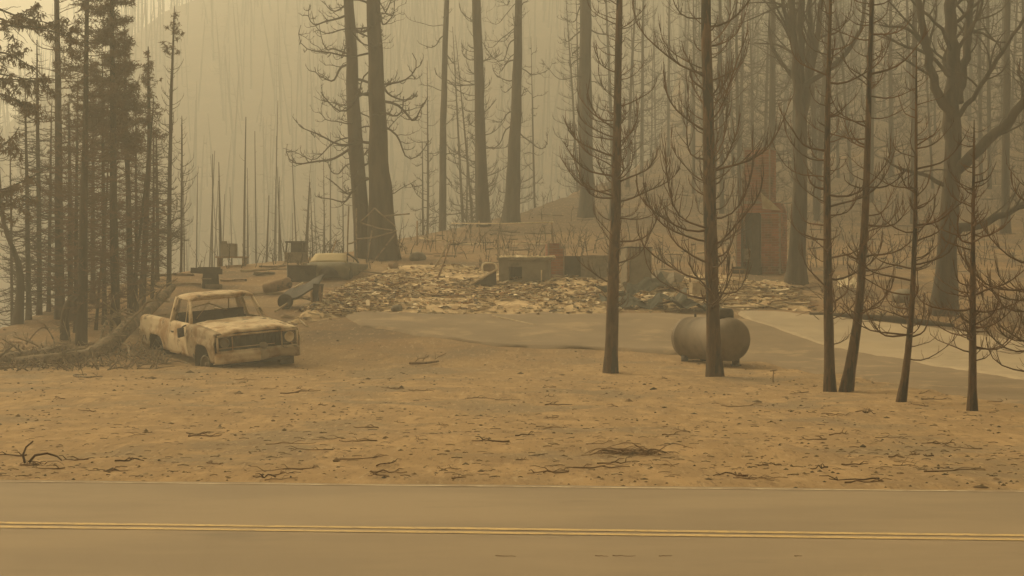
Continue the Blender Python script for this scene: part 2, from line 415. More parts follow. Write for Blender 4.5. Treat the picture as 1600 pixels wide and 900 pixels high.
def conifer_crown(mb, rng, Q, rr, z0, n, Lmax, e0=(-10, 12), e1=(55, 88), twigs=6, thin=1.0, low=0.6, needles=None, need_z=1e9, need_n=8, need_s=0.16, peak=0.35, sides=4, power=1.3, tw_up=0.9, azb=None):
    H = Q[-1, 2]; ga = rng.uniform(0, 6)
    for k in range(n):
        f = (k + rng.random()) / n if rng.random() < .6 else rng.random() ** 1.15
        z = z0 + (H * 0.985 - z0) * f
        p, r = along(Q, rr, z)
        prof = low + (1 - low) * min(1, f / peak) if f < peak else (1 - ((f - peak) / (1 - peak)) ** 1.2 * 0.82)
        L = Lmax * prof * (rng.uniform(0.35, 1.15) if rng.random() < .8 else rng.uniform(1.0, 1.4))
        ga = rng.uniform(0, 6.3)
        az = ga if azb is None else azb(rng)
        br = min(r * 0.55, thin * (0.006 + 0.0095 * L)) * rng.uniform(0.7, 1.15)
        if rng.random() < 0.2: L *= 0.3
        P = curve_branch(rng, p, az, L, R(rng.uniform(*e0)), R(rng.uniform(*e1)), power * rng.uniform(0.8, 1.3), 9 if L > 0.8 else 6)
        mb.tube(P, br * np.linspace(1, 0.28, len(P)), sides, False)
        nt_ = int(1.7 * twigs * min(1.5, L) * rng.uniform(0.5, 1.3))
        for q in range(nt_):
            t = rng.uniform(0.22, 0.98); kk = t * (len(P) - 1); i = int(min(kk, len(P) - 2)); pp = P[i] + (P[i + 1] - P[i]) * (kk - i)
            d = unit(P[i + 1] - P[i])
            a2 = math.atan2(d[1], d[0]) + rng.choice((-1, 1)) * rng.uniform(0.3, 1.2)
            l2 = L * rng.uniform(0.14, 0.42) * (1 - 0.45 * t)
            e = math.asin(max(-1, min(1, d[2])))
            S = curve_branch(rng, pp, a2, l2, e + rng.uniform(-.2, .3), min(1.5, e + tw_up * rng.uniform(.4, 1.2)), 1.0, 5)
            mb.tube(S, br * 0.42 * np.linspace(1, 0.35, 5), 3, False)
            if needles is not None and z > need_z:
                for w_ in (2, 3, 4):
                    if rng.random() < 0.4: needle_tuft(needles, rng, S[w_], need_s, need_n, 0.3)
        if needles is not None and z > need_z:
            for w_ in range(2, len(P)):
                if rng.random() < 0.5: needle_tuft(needles, rng, P[w_], need_s, need_n, 0.3)
def wavy_limb(mb, rng, p0, az, L, r, e0, droop, rise, twigs=8, n=12, depth=1):
    # long old-growth limb: sags away from the trunk and curls up at the tip
    pts = [np.array(p0, float)]; ph = rng.uniform(0, 6.3); sgn = rng.choice((-1, 1))
    for k in range(1, n):
        t = k / (n - 1)
        e = e0 + droop * math.sin(math.pi * min(1, t * 1.4)) + rise * max(0, t - 0.55) ** 1.2 * 2.6 + 0.28 * math.sin(ph + t * 11)
        a = az + sgn * 0.5 * t + 0.3 * math.sin(ph * 2 + t * 8)
        pts.append(pts[-1] + L / (n - 1) * np.array([math.cos(e) * math.cos(a), math.cos(e) * math.sin(a), math.sin(e)]))
    P = np.array(pts)
    mb.tube(P, r * np.linspace(1, 0.25, n), 5 if depth else 3, False)
    for q in range(twigs):
        t = rng.uniform(0.2, 1.0); i = int(min(t * (n - 1), n - 2)); d = unit(P[i + 1] - P[i])
        a2 = math.atan2(d[1], d[0]) + rng.choice((-1, 1)) * rng.uniform(0.3, 1.4)
        l2 = L * rng.uniform(0.15, 0.42) * (1.1 - 0.5 * t)
        if depth: wavy_limb(mb, rng, P[i], a2, l2, r * 0.42, rng.uniform(-.4, .7), rng.uniform(-.4, .3), rng.uniform(0.6, 1.6), 4, 8, 0)
        else:
            S = curve_branch(rng, P[i], a2, l2, rng.uniform(-.2, .8), rng.uniform(.8, 1.5), 1.0, 4, 0.2)
            mb.tube(S, r * 0.5 * np.linspace(1, .4, 4), 3, False)
def broad_limb(mb, rng, P, r0, r1, kids=6, depth=2, lift=0.5, spread=0.9, lk=0.45):
    P = np.array([tuple(p) for p in P], float)
    d = np.concatenate([[0], np.cumsum(np.linalg.norm(np.diff(P, axis=0), axis=1))])
    n = max(7, int(d[-1] / 0.25)); t = np.linspace(0, d[-1], n)
    Q = np.stack([np.interp(t, d, P[:, i]) for i in range(3)], -1)
    for _ in range(2): Q[1:-1] = (Q[:-2] + 2 * Q[1:-1] + Q[2:]) / 4
    Q[1:] += np.array([[rng.gauss(0, .25) for _ in range(3)] for _ in range(n - 1)]) * np.interp(t[1:], [0, d[-1]], [r0, r1])[:, None]
    rr = np.interp(t, [0, d[-1]], [r0, r1])
    mb.tube(Q, rr, 8 if r0 > .08 else 5 if r0 > .02 else 3, False)
    if depth <= 0: return
    for k in range(kids):
        f = rng.uniform(0.25, 1.0); i = int(min(f * (n - 1), n - 2)); d0 = unit(Q[i + 1] - Q[i])
        v = unit(d0 + spread * np.array([rng.gauss(0, 1), rng.gauss(0, 1), rng.gauss(0, .6) + lift]))
        L = d[-1] * lk * rng.uniform(0.5, 1.2)
        pts = [Q[i]]
        for s in range(5):
            v = unit(v + 0.28 * np.array([rng.gauss(0, 1), rng.gauss(0, 1), rng.gauss(0, 1) + 0.5 * lift])); pts.append(pts[-1] + v * L / 5)
        rk = min(rr[i] * rng.uniform(0.35, 0.6), 0.012 + 0.02 * L)
        broad_limb(mb, rng, pts, rk, rk * 0.35, max(2, kids - 2), depth - 1, lift, spread, lk)

def tree_root(name, label, cat, base, group=None): return thing(name, label, cat, base, (0, 0, 0), group)
def pixel_tree(name, label, basepx, path, widths, extra_h, seed, bark='bark', twig='twig', crown=None, d=None, group=None, flare=1.22, sides=12, extra_r=0.35):
    """basepx: (px,py) of the foot; path: further (px,py); widths in photo pixels at foot and path; extra_h metres above."""
    g = gpt(*basepx) if d is None else gd(basepx[0], d)
    dist = g.y; s = dist / F_PX
    pts = [Vector((0, 0, 0))]; rads = [widths[0] * s / 2]
    for (q, wd) in zip(path, widths[1:]):
        p = pw(q[0], q[1], dist) - g; pts.append(p); rads.append(wd * s / 2)
    if extra_h:
        dv = (pts[-1] - pts[-2]).normalized() if len(pts) > 1 else Vector((0, 0, 1))
        dv = (dv + Vector((0, 0, 1))).normalized()
        pts.append(pts[-1] + dv * extra_h); rads.append(rads[-1] * extra_r)
    rads = [q * (.72 if group else .86) for q in rads]
    t = tree_root(name, label, 'tree', g, group)
    tb = MB(); Q, rr = trunk_mesh(tb, pts, rads, sides, seed, flare)
    tb.build('trunk', M[bark], t)
    if crown:
        cb = MB(); nb = MB(); crown(cb, nb, random.Random(seed), Q, rr)
        if cb.n: cb.build('crown', M[twig], t)
        if nb.n: nb.build('needles', M['needle'], t)
    return t, Q, rr, g

def cr(z0, n, Lmax, **k):
    def f(cb, nb, rng, Q, rr):
        kk = dict(k)
        if 'need_z' in kk: kk['needles'] = nb
        conifer_crown(cb, rng, Q, rr, z0, n, Lmax, **kk)
    return f
# --- the young burned pines between the road and the driveway
pixel_tree('burned_pine', 'slim burned pine with brown needles left at its top, left of the propane tank', (955, 582), [(960, 400), (965, 200), (968, 0)], [24, 20, 15, 11], 1.9, 21, 'bark_brown', 'twig',
           cr(1.1, 105, 1.4, twigs=9, need_z=7.6, need_n=10, need_s=0.15, e1=(45, 82)))
pixel_tree('burned_pine', 'stout burned pine with long upcurved bare branches in front of the propane tank', (1116, 588), [(1112, 450), (1107, 200), (1103, 0)], [27, 24, 22, 17], 7.0, 5, 'bark_brown', 'twig',
           cr(1.2, 140, 2.0, twigs=8, low=0.85, peak=0.25, e0=(-14, 8), e1=(68, 92), power=1.15))
pixel_tree('burned_pine', 'straight bare pine sharing its foot with a leaning pine', (1297, 612), [(1294, 480), (1292, 250), (1296, 60), (1298, 0)], [21, 17, 12, 7, 6], 1.4, 33, 'bark_brown', 'twig', cr(0.8, 84, 1.4, twigs=7, low=.8, e1=(50, 85)))
pixel_tree('burned_pine', 'leaning bare pine whose trunk rises from the foot of a straight one', (1322, 612), [(1342, 500), (1352, 330), (1358, 150), (1362, 0)], [22, 17, 13, 10, 8], 1.8, 44, 'bark_brown', 'twig', cr(1.3, 76, 1.4, twigs=6, low=.8, e1=(45, 80)))
pixel_tree('burned_pine', 'thin crooked young pine with a bent foot before the pale driveway', (1408, 629), [(1418, 570), (1427, 450), (1431, 300), (1432, 130)], [16, 13, 10, 7, 4], 0.5, 55, 'bark_brown', 'twig', cr(0.5, 66, 1.15, twigs=7, low=.9, e1=(40, 80)))
pixel_tree('burned_pine', 'small straight young pine closest to the road verge', (1519, 642), [(1519, 520), (1520, 380), (1522, 230)], [16, 13, 9, 4], 0.4, 66, 'bark_brown', 'twig', cr(0.7, 70, 1.1, twigs=7, low=.9, e0=(-18, 8), e1=(30, 75)))
pixel_tree('burned_pine', 'burned pine with low drooping upcurved branches beside the driveway mouth', (1655, 628), [(1652, 400), (1650, 200)], [20, 16, 10], 2.0, 77, 'bark_brown', 'twig',
           cr(0.5, 120, 1.35, twigs=10, low=1.0, peak=.2, e0=(-30, 0), e1=(50, 88)))
# --- the huge twin trunks behind the rubble
def big_crown(n, L, zlo, thick=0.05, tw=9, zhi=None):
    def f(cb, nb, rng, Q, rr):
        H = Q[-1, 2]
        for k in range(n):
            z = zlo + ((zhi or H) - zlo) * (k + rng.random()) / n
            p, r = along(Q, rr, z)
            wavy_limb(cb, rng, p, rng.uniform(0, 6.3), L * rng.uniform(.45, 1.1), thick * rng.uniform(.5, 1.1), rng.uniform(-.3, .45), rng.uniform(-.9, -.1), rng.uniform(.5, 1.7), tw)
    return f
pixel_tree('giant_pine', 'thickest charred pine trunk rising behind the collapsed pole frame', (600, 404), [(594, 300), (588, 150), (583, 0)], [54, 40, 30, 24], 14.0, 3, 'bark', 'twig_dark', big_crown(34, 3.2, 2.6, .055, 9, 16), flare=1.15, sides=18)
pixel_tree('giant_pine', 'slimmer charred pine trunk growing against the thickest one', (570, 402), [(560, 280), (552, 150), (545, 0)], [30, 29, 24, 18], 11.0, 8, 'bark', 'twig_dark', big_crown(38, 3.0, 1.8, .05, 9, 14), flare=1.15, sides=14)
for (lab, b0, path, wd, ex, sd, dd, cw) in [
    ('slender bare pine in the haze midway behind the rubble', (690, 365), [(692, 200), (698, 0)], [15, 12, 9], 8, 101, 92, big_crown(22, 2.3, 5, .03, 7)),
    ('branchless charred pole pine behind the wire fence', (755, 350), [(752, 250), (744, 0)], [23, 19, 15], 10, 102, 84, big_crown(9, 1.8, 9, .03, 6)),
    ('leaning charred pine with crooked elbow limb behind the wire fence', (798, 350), [(806, 200), (811, 0)], [30, 20, 13], 9, 103, 86, big_crown(30, 2.6, 3.5, .035, 8, 14)),
    ('grey hazy trunk standing behind the brick stub', (917, 352), [(916, 200), (914, 0)], [27, 24, 20], 12, 104, 88, big_crown(24, 2.6, 5, .035, 8, 16)),
    ('hazy pine trunk at the upper end of the driveway', (1572, 420), [(1572, 250), (1575, 0)], [17, 15, 11], 8, 106, 80, big_crown(26, 2.2, 2, .03, 8)),
    ('hazy pine trunk between the old oak and the leaning pine', (1428, 400), [(1428, 250), (1430, 0)], [13, 11, 8], 7, 107, 84, big_crown(22, 2.0, 2, .025, 8)),
    ('hazy bare pine close behind the chimney', (1205, 380), [(1206, 200), (1208, 0)], [13, 11, 8], 7, 108, 86, big_crown(24, 2.0, 2, .025, 8))]:
    pixel_tree('charred_pine', lab, b0, path, wd, ex, sd, 'bark', 'twig_dark', cw, d=dd)
# elbow limb of the leaning charred pine and forked oaks: limbs traced at their own depths
def oak(name, label, basepx, path, widths, limbs, seed, kids=6, depth=2):
    t, Q, rr, g = pixel_tree(name, label, basepx, path, widths, 0, seed, 'bark', 'twig_dark', None, flare=1.12, sides=16)
    rng = random.Random(seed); s = g.y / F_PX; cb = MB()
    for (pl, w0, w1, dy, k) in limbs:
        P = []
        for i, q in enumerate(pl):
            p = pw(q[0], q[1], g.y) - g; p.y = dy * (i / (len(pl) - 1)) * 1.0; P.append(p)
        broad_limb(cb, rng, P, w0 * s / 2, w1 * s / 2, k, depth)
    cb.build('limb', M['bark'], t)
    return t
oak('bare_oak', 'broad bare oak with wide spreading limbs above the driveway', (1475, 492), [(1478, 400), (1486, 290), (1490, 200), (1490, 130)], [46, 38, 32, 29, 8],
    [([(1489, 215), (1490, 100), (1488, 0), (1488, -120)], 27, 13, 0.6, 7), ([(1484, 190), (1462, 140), (1443, 80), (1430, 30), (1420, -60)], 17, 8, -0.8, 7),
     ([(1498, 160), (1512, 105), (1524, 50), (1534, -40)], 17, 8, 1.2, 7), ([(1486, 275), (1520, 240), (1560, 200), (1600, 150), (1660, 90)], 20, 9, -1.2, 9),
     ([(1480, 370), (1500, 355), (1540, 350), (1580, 335), (1640, 300)], 17, 7, 1.0, 8), ([(1492, 190), (1530, 130), (1570, 60), (1610, 0)], 9, 4, -1.6, 7),
     ([(1484, 120), (1450, 75), (1415, 70), (1385, 45)], 7, 3, 0.9, 6), ([(1478, 290), (1440, 270), (1400, 268), (1375, 250)], 8, 3, -0.7, 6)], 12)
oak('bare_oak', 'bare oak splitting into a fan of upright stems beside the chimney', (1245, 444), [(1247, 380), (1250, 280), (1252, 190), (1253, 130)], [37, 30, 25, 22, 5],
    [([(1250, 200), (1245, 130), (1238, 60), (1230, -40)], 15, 8, -.4, 6), ([(1252, 195), (1254, 100), (1254, 0), (1253, -80)], 16, 8, .5, 6),
     ([(1254, 190), (1266, 110), (1280, 50), (1290, -40)], 13, 7, .3, 6), ([(1250, 170), (1243, 80), (1225, 30), (1210, -40)], 9, 5, -.6, 6),
     ([(1256, 135), (1280, 118), (1318, 90), (1345, 45), (1350, -20)], 9, 4, -.5, 6), ([(1252, 175), (1248, 100), (1244, 30), (1243, -60)], 10, 6, .8, 5),
     ([(1254, 190), (1262, 120), (1270, 40), (1272, -60)], 10, 6, 1.0, 5)], 18, depth=2)

# --- the clump of scorched conifers behind the truck
cl = [  # label, foot, path, widths, extra height, distance, crown
    ('tall straight pine with level bare branches above the dirt bank', (93, 470), [(92, 300), (90, 100), (88, 0)], [22, 18, 13, 11], 4, 57, cr(.8, 170, 1.1, twigs=9, e0=(-15, 8), e1=(5, 60), low=.9), 'twig'),
    ('dark trunk with an arched root beside it at the end of the dirt bank', (128, 530), [(130, 400), (133, 200), (136, 0)], [24, 20, 13, 8], 2.5, 52, cr(.6, 290, 1.05, twigs=14, e0=(-35, 10), e1=(-10, 60), low=.8, need_z=6.0, need_n=3, need_s=.11), 'twig'),
    ('dense scorched cedar with brown foliage above the fallen log', (180, 508), [(178, 350), (176, 150), (174, 0)], [22, 18, 13, 8], 2.2, 54, cr(.6, 380, 1.15, twigs=15, e0=(-40, 5), e1=(-20, 50), need_z=4.6, need_n=5, need_s=.12, peak=.3), 'twig'),
    ('scorched cedar pole close behind the dense brown one', (205, 495), [(202, 350), (197, 200), (195, 90)], [15, 13, 9, 5], .8, 57, cr(.5, 230, .9, twigs=13, e0=(-40, 5), e1=(-20, 50), need_z=4.2, need_n=4, need_s=.11), 'twig'),
    ('slanting thin scorched fir beside the cedar clump', (222, 470), [(228, 350), (234, 230), (232, 130)], [15, 13, 10, 6], 1.0, 59, cr(.4, 220, .9, twigs=13, e0=(-40, 5), e1=(-20, 50), need_z=4.6, need_n=3, need_s=.11), 'twig_dark'),
    ('thin snag with a tuft of scorched needles at its tip', (264, 445), [(265, 300), (267, 150), (272, 20)], [11, 9, 7, 3], 0.2, 63, cr(.6, 110, .9, twigs=8, need_z=6.8, need_n=7, need_s=.11), 'twig_dark'),
    ('pair-trunk pine on the far side of the dirt bank', (62, 490), [(60, 300), (58, 150)], [12, 10, 6], 1.5, 58, cr(.3, 200, 1.0, twigs=12, e0=(-35, 5), e1=(-20, 50), low=1), 'twig_dark'),
    ('bare pine rooted at the lip of the valley', (45, 495), [(43, 350), (40, 200)], [13, 10, 5], 1.0, 57, cr(.3, 200, 1.0, twigs=12, e0=(-35, 5), e1=(-20, 50), low=1), 'twig_dark'),
    ('reddish thin stem leaning out of the cedar clump', (200, 500), [(215, 400), (226, 300), (238, 190)], [8, 7, 6, 4], .6, 55.5, cr(1.0, 60, .7, twigs=7), 'twig'),
    ('thin stem between the arched root and the cedar', (150, 520), [(156, 440), (164, 350), (170, 240)], [7, 6, 5, 3], .5, 54.5, cr(1.0, 60, .7, twigs=7), 'twig'),
    ('short bushy scorched fir in the middle of the cedar clump', (110, 500), [(110, 350), (108, 200)], [14, 11, 5], 0.8, 56.5, cr(.4, 240, .95, twigs=13, need_z=4.0, need_n=2, need_s=.1, e0=(-40, 5), e1=(-20, 50)), 'twig'),
    ('low twiggy fir filling the back of the cedar clump', (145, 470), [(145, 350), (146, 190)], [12, 9, 4], 0.8, 60, cr(.4, 240, .95, twigs=13, need_z=4.0, need_n=2, need_s=.1, e0=(-40, 5), e1=(-20, 50)), 'twig_dark'),
    ('hazy twiggy fir behind the truck side of the clump', (245, 440), [(246, 340), (244, 230)], [10, 8, 4], 0.6, 66, cr(.3, 180, .9, twigs=12, e0=(-40, 5), e1=(-20, 50)), 'twig_dark'),
    ('thin bare fir at the far edge of the clump', (283, 430), [(284, 300), (284, 200)], [6, 5, 3], 0.4, 70, cr(.8, 70, .7, twigs=7), 'twig_dark'),
    ('slim scorched fir crowding the tall straight pine', (76, 480), [(78, 330), (80, 190)], [9, 7, 3], .5, 58.5, cr(.2, 220, .95, twigs=15, e0=(-40, 5), e1=(-25, 45)), 'twig'),
    ('slim scorched fir crowding the arched root trunk', (118, 512), [(119, 350), (121, 160)], [10, 8, 4], .6, 54.2, cr(.2, 240, .95, twigs=15, e0=(-40, 5), e1=(-25, 45)), 'twig'),
    ('slim scorched fir crowding the dense cedar', (163, 500), [(162, 350), (160, 130)], [11, 9, 4], .6, 55.6, cr(.2, 260, 1.0, twigs=15, e0=(-40, 5), e1=(-25, 45), need_z=5.2, need_n=2, need_s=.1), 'twig'),
    ('slim scorched fir between cedar and slanting fir', (212, 485), [(213, 360), (212, 200)], [9, 7, 3], .5, 58, cr(.2, 220, .9, twigs=15, e0=(-40, 5), e1=(-25, 45)), 'twig'),
    ('feathery dead fir behind the raised log end', (238, 460), [(240, 350), (240, 220)], [8, 6, 3], .5, 61, cr(.2, 200, .9, twigs=15, e0=(-40, 5), e1=(-25, 45)), 'twig_dark'),
    ('feathery dead fir at the foot of the valley slope', (20, 500), [(18, 380), (16, 260)], [8, 6, 3], .5, 60, cr(.2, 200, .9, twigs=15, e0=(-40, 5), e1=(-25, 45)), 'twig_dark'),
    ('crooked bare tree bending toward the valley', (28, 500), [(34, 430), (30, 395), (8, 375), (2, 330), (-4, 250)], [22, 17, 13, 11, 9, 7], 1.2, 56, cr(1.2, 60, 1.2, twigs=8, e1=(20, 80)), 'twig_dark')]
for (lab, f0, path, wd, ex, dd, cw, tw) in cl:
    pixel_tree('scorched_conifer', lab, f0, path, wd, ex, int(f0[0] * 7 + 1), 'bark', tw, cw, d=dd, group='conifers clumped behind the pickup')
# --- a nearer pine just outside the view whose needled boughs hang in from the side
def near_boughs(cb, nb, rng, Q, rr):
    conifer_crown(cb, rng, Q, rr, 2.0, 60, 1.6, twigs=8, azb=None)
    for (z, L, az, e0, e1) in [(7.9, 2.9, .1, -.1, -.35), (7.6, 2.7, -.25, .1, -.3), (8.0, 2.4, .35, 0, -.3), (6.3, 2.3, .3, .2, -.1), (4.6, 1.9, 0.0, -.2, .9), (4.1, 2.4, .15, -.4, .6), (6.1, 2.0, -.1, .2, -.5), (3.4, 2.0, .2, -.2, .7), (6.7, 2.0, 0.2, 0, -.4), (7.1, 2.3, -.3, 0, -.4)]:
        p, r = along(Q, rr, z)
        P = curve_branch(rng, p, az, L, e0, e1, 1.0, 11, .15, .2)
        cb.tube(P, .035 * np.linspace(1, .3, 11), 5, False)
        for q in range(12):
            t = rng.uniform(.35, 1); i = int(min(t * 10, 9))
            S = curve_branch(rng, P[i], az + rng.uniform(-1.3, 1.3), rng.uniform(.25, .75), rng.uniform(-.9, .4), rng.uniform(-1.2, .9), 1, 6, .2)
            cb.tube(S, .011 * np.linspace(1, .4, 6), 3, False)
            if rng.random() < .62:
                for w_ in (2, 3, 4, 5):
                    needle_tuft(nb, rng, S[w_], .14, 16, 1.2)
pixel_tree('needled_pine', 'pine with drooping brown-green needle clusters overhanging the dirt bank', (-85, 560), [(-84, 300), (-82, 0)], [26, 22, 16], 3, 91, 'bark', 'twig_dark', near_boughs, d=48)

# --- mid-distance burned conifers: six shapes, copied
var = []
for k in range(8):
    rng = random.Random(300 + k); H = rng.uniform(11, 17); r = rng.uniform(.07, .13)
    tb = MB(); ln = rng.uniform(-.5, .5)
    Q, rr = trunk_mesh(tb, [(0, 0, 0), (ln * .3, 0, H * .5), (ln, 0, H)], [r, r * .7, r * .12], 8, k, 1.3)
    cb = MB()
    if k < 5: conifer_crown(cb, rng, Q, rr, 0.8, 110, rng.uniform(1.3, 2.2), twigs=6, low=.9, peak=.2, e0=(-25, 10), e1=(30, 85), sides=3, thin=1.35)
    else:
        for q in range(26):
            z = 1.0 + (H - 1.5) * (q + rng.random()) / 26; p, r_ = along(Q, rr, z)
            wavy_limb(cb, rng, p, rng.uniform(0, 6.3), rng.uniform(1.0, 2.6) * (1.1 - z / H * .7), .026, rng.uniform(-.2, .6), rng.uniform(-.7, .2), rng.uniform(.5, 1.7), 6)
    var.append((tb.mesh('mid_trunk', M['bark']), cb.mesh('mid_crown', M['twig_dark'])))
def copy_tree(name, v, label, group, g, s, rz, cat='tree'):
    t = thing(name, label, cat, g, (rnd.gauss(0, .035), rnd.gauss(0, .035), rz), group)
    t.scale = (s, s, s)
    link('trunk', v[0], t); link('crown', v[1], t)
    return t
spots = []
rg = random.Random(11)
def spread(px0, px1, d0, d1, n, smin, smax, kinds):
    k = 0; tries = 0
    while k < n and tries < n * 30:
        tries += 1
        d = rg.uniform(d0, d1); px = rg.uniform(px0, px1); x = (px - 800) / F_PX * d
        if any((x - a) ** 2 + (d - c) ** 2 < 1.6 ** 2 for a, c, *_ in spots): continue
        spots.append((x, d, rg.uniform(smin, smax), rg.choice(kinds))); k += 1
spread(440, 560, 86, 130, 12, .6, 1.0, (0, 1, 5, 6, 7))
spread(620, 930, 92, 150, 26, .7, 1.1, (0, 1, 2, 3, 4, 5, 6, 7))
spread(930, 1300, 82, 150, 34, .7, 1.1, (0, 1, 2, 3, 4, 5, 6))
spread(1280, 1640, 78, 150, 28, .6, 1.05, (0, 1, 2, 3, 4, 5, 6, 7))
def mid_label(x, d, k, s):
    px = 800 + x / d * F_PX
    look = 'upswept twiggy burned conifer' if k < 5 else 'gnarled long-limbed burned conifer'
    place = ('down in the valley behind the pickup' if px < 430 else 'beyond the burned car and the tipped trailer' if px < 540 else 'beyond the giant pines' if px < 640 else 'beyond the wire fence posts' if px < 760 else 'beyond the concrete block' if px < 880 else 'beyond the refrigerator' if px < 1050 else 'beyond the propane tank' if px < 1150 else
             'beyond the chimney' if px < 1240 else 'beyond the paired pines' if px < 1380 else 'beyond the bare oak' if px < 1520 else 'up the slope past the bare oak')
    return ('tall ' if s > .95 else 'short ' if s < .76 else '') + look + (' close ' if d < 95 else ' faint in smoke ') + place
spread(250, 440, 130, 220, 22, .5, .9, (0, 1, 2, 3, 5, 6))
spread(440, 940, 140, 230, 40, .7, 1.1, (0, 1, 2, 3, 4, 5, 6, 7))
spread(940, 1640, 125, 220, 56, .7, 1.1, (0, 1, 2, 3, 4, 5, 6, 7))
for (x, d, s, k) in spots:
    copy_tree('burned_forest_tree', var[k], mid_label(x, d, k, s), 'burned conifers in the smoke behind the ruin', (x, d, tz(x, d) - .1), s, rg.uniform(0, 6.3))
# --- bare poles standing in the smoky valley
pol = []
for k in range(5):
    rng = random.Random(500 + k); H = rng.uniform(7, 12); r = rng.uniform(.05, .085); tb = MB(); ln = rng.uniform(-.5, .5)
    Q, rr = trunk_mesh(tb, [(0, 0, 0), (ln * .4, 0, H * .5), (ln, 0, H)], [r, r * .75, r * .2], 6, k, 1.2)
    cb = MB(); conifer_crown(cb, rng, Q, rr, H * .15, 16, .7, twigs=3, sides=3, e1=(20, 70))
    pol.append((tb.mesh('pole_trunk', M['bark']), cb.mesh('pole_crown', M['twig_dark'])))
def valley_label(px, topy):
    return (('tall ' if topy < 235 else 'short ' if topy > 278 else '') + 'thin limbless burned trunk in the smoky valley '
            + ('beside the conifer clump' if px < 318 else 'behind the engine block' if px < 362 else 'behind the plank rack' if px < 408 else 'behind the water heater' if px < 445 else 'behind the burned car' if px < 600 else 'behind the branchless pole pine'))
for px, d, topy in [(375, 92, 180), (405, 100, 200), (420, 110, 150), (330, 96, 235), (345, 104, 260), (353, 85, 250), (438, 95, 270), (450, 88, 255), (392, 120, 260), (312, 110, 230), (300, 100, 270), (363, 130, 240), (412, 84, 300), (467, 90, 280), (430, 125, 210), (320, 125, 280), (480, 100, 230), (498, 94, 290), (515, 98, 200), (728, 105, 210), (735, 100, 235), (290, 90, 280), (338, 118, 300), (385, 105, 310), (372, 140, 290), (456, 112, 330)]:
    g = gd(px, d); top = pw(px, topy, d).z; H = top - g.z; k = rg.randrange(5)
    h0 = max(v.co.z for v in pol[k][0].vertices)
    t = copy_tree('bare_pole_tree', pol[k], valley_label(px, topy), 'thin burned trunks in the smoky valley', (g.x, g.y, g.z - .1), 1.0, rg.uniform(0, 6.3))
    t.scale = (1.15, 1.15, max(.4, H / h0))
# --- far hillside wood: reads as one mass
fb = MB(); rg2 = random.Random(77)
for k in range(2300):
    d = 435 - 215 * rg2.random() ** 1.2; x = (rg2.uniform(-150, 1750) - 800) / F_PX * d
    if vnoise(x / 14, d / 25, 4) < -.2: continue
    if 230 < 800 + x / d * F_PX < 470 and rg2.random() < .45: continue
    z = tz(x, d); H = rg2.uniform(10, 21); r = rg2.uniform(.08, .2); lx = rg2.gauss(0, .9); H *= rg2.choice((.4, .7, 1, 1))
    fb.tube([(x, d, z - .5), (x + lx * .5, d, z + H * .5), (x + lx, d, z + H)], [r, r * .7, .03], 4, False)
    if k % 2 == 0:
        for q in range(12):
            f = rg2.uniform(.2, .98); a = rg2.uniform(0, 6.3); L = rg2.uniform(.6, 2.0) * (1.1 - f)
            p = np.array([x + lx * f, d, z + H * f])
            fb.tube([p, p + np.array([math.cos(a) * L, math.sin(a) * L, -.1 * L]), p + np.array([math.cos(a) * L * 1.4, math.sin(a) * L * 1.4, .5 * L])], [.05, .035, .015], 3, False)
tag(fb.build('hillside_wood', M['bark']), 'burned wood of bare trunks on the far smoky hillside', 'wood', kind='stuff')

# --- burned undergrowth on the rear slope: nobody could count it
ub = MB(); rg4 = random.Random(78)
for k in range(2300):
    d = 69 + 75 * rg4.random() ** 1.5; px = rg4.uniform(300, 1660); x = (px - 800) / F_PX * d
    if x < np.interp(d, [66, 76, 92, 125], [-11, -7, -1, 8]) - 3: continue
    if vnoise(x / 3.0, d / 3.0, 8) < -.12: continue
    z = tz(x, d); H = rg4.uniform(.1, .9) * (1.5 if rg4.random() < .12 else 1); lx, ly = rg4.gauss(0, .35) * H, rg4.gauss(0, .3) * H
    r = rg4.uniform(.008, .02)
    ub.tube([(x, d, z - .05), (x + lx * .4, d + ly * .4, z + H * .55), (x + lx, d + ly, z + H)], [r, r * .8, r * .4], 3, False)
    for q in range(3):
        f = rg4.uniform(.3, .9); p = np.array([x + lx * f, d + ly * f, z + H * f]); a = rg4.uniform(0, 6.3); L = H * rg4.uniform(.15, .4)
        ub.tube([p, p + np.array([math.cos(a) * L * .6, math.sin(a) * L * .6, L * .25]), p + np.array([math.cos(a) * L, math.sin(a) * L, L * .8])], [r * .6, r * .5, r * .3], 3, False)
tag(ub.build('burned_undergrowth', M['twig_dark']), 'burned undergrowth and dead saplings covering the slope behind the ruin', 'undergrowth', kind='stuff')
lb_ = MB()
for k in range(420):
    d = 68 + 55 * rg4.random() ** 1.3; px = rg4.uniform(420, 1660); x = (px - 800) / F_PX * d
    if x < np.interp(d, [66, 76, 92, 125], [-11, -7, -1, 8]) - 2: continue
    z = tz(x, d); a = rg4.uniform(0, 6.3); L = rg4.uniform(.15, 1.1); r = rg4.uniform(.01, .026)
    c = rg4.choice([(.05, .04, .03), (.09, .065, .04), (.16, .11, .07), (.34, .27, .18), (.04, .03, .025)])
    lb_.tube([(x, d, z + r * .6), (x + math.cos(a) * L * .5, d + math.sin(a) * L * .5, tz(x + math.cos(a) * L * .5, d + math.sin(a) * L * .5) + r), (x + math.cos(a) * L, d + math.sin(a) * L, tz(x + math.cos(a) * L, d + math.sin(a) * L) + r * rg4.uniform(.5, 4))], [r, r * .9, r * .5], 4, False, c)
RUBBLE_ATTR = mat('forest_floor_debris', (1, 1, 1), (0.6, 0.58, 0.55), 6.0, 0.95, attr=True)
tag(lb_.build('fallen_deadfall', RUBBLE_ATTR), 'charred sticks and deadfall littering the slope behind the ruin', 'deadfall', kind='stuff')

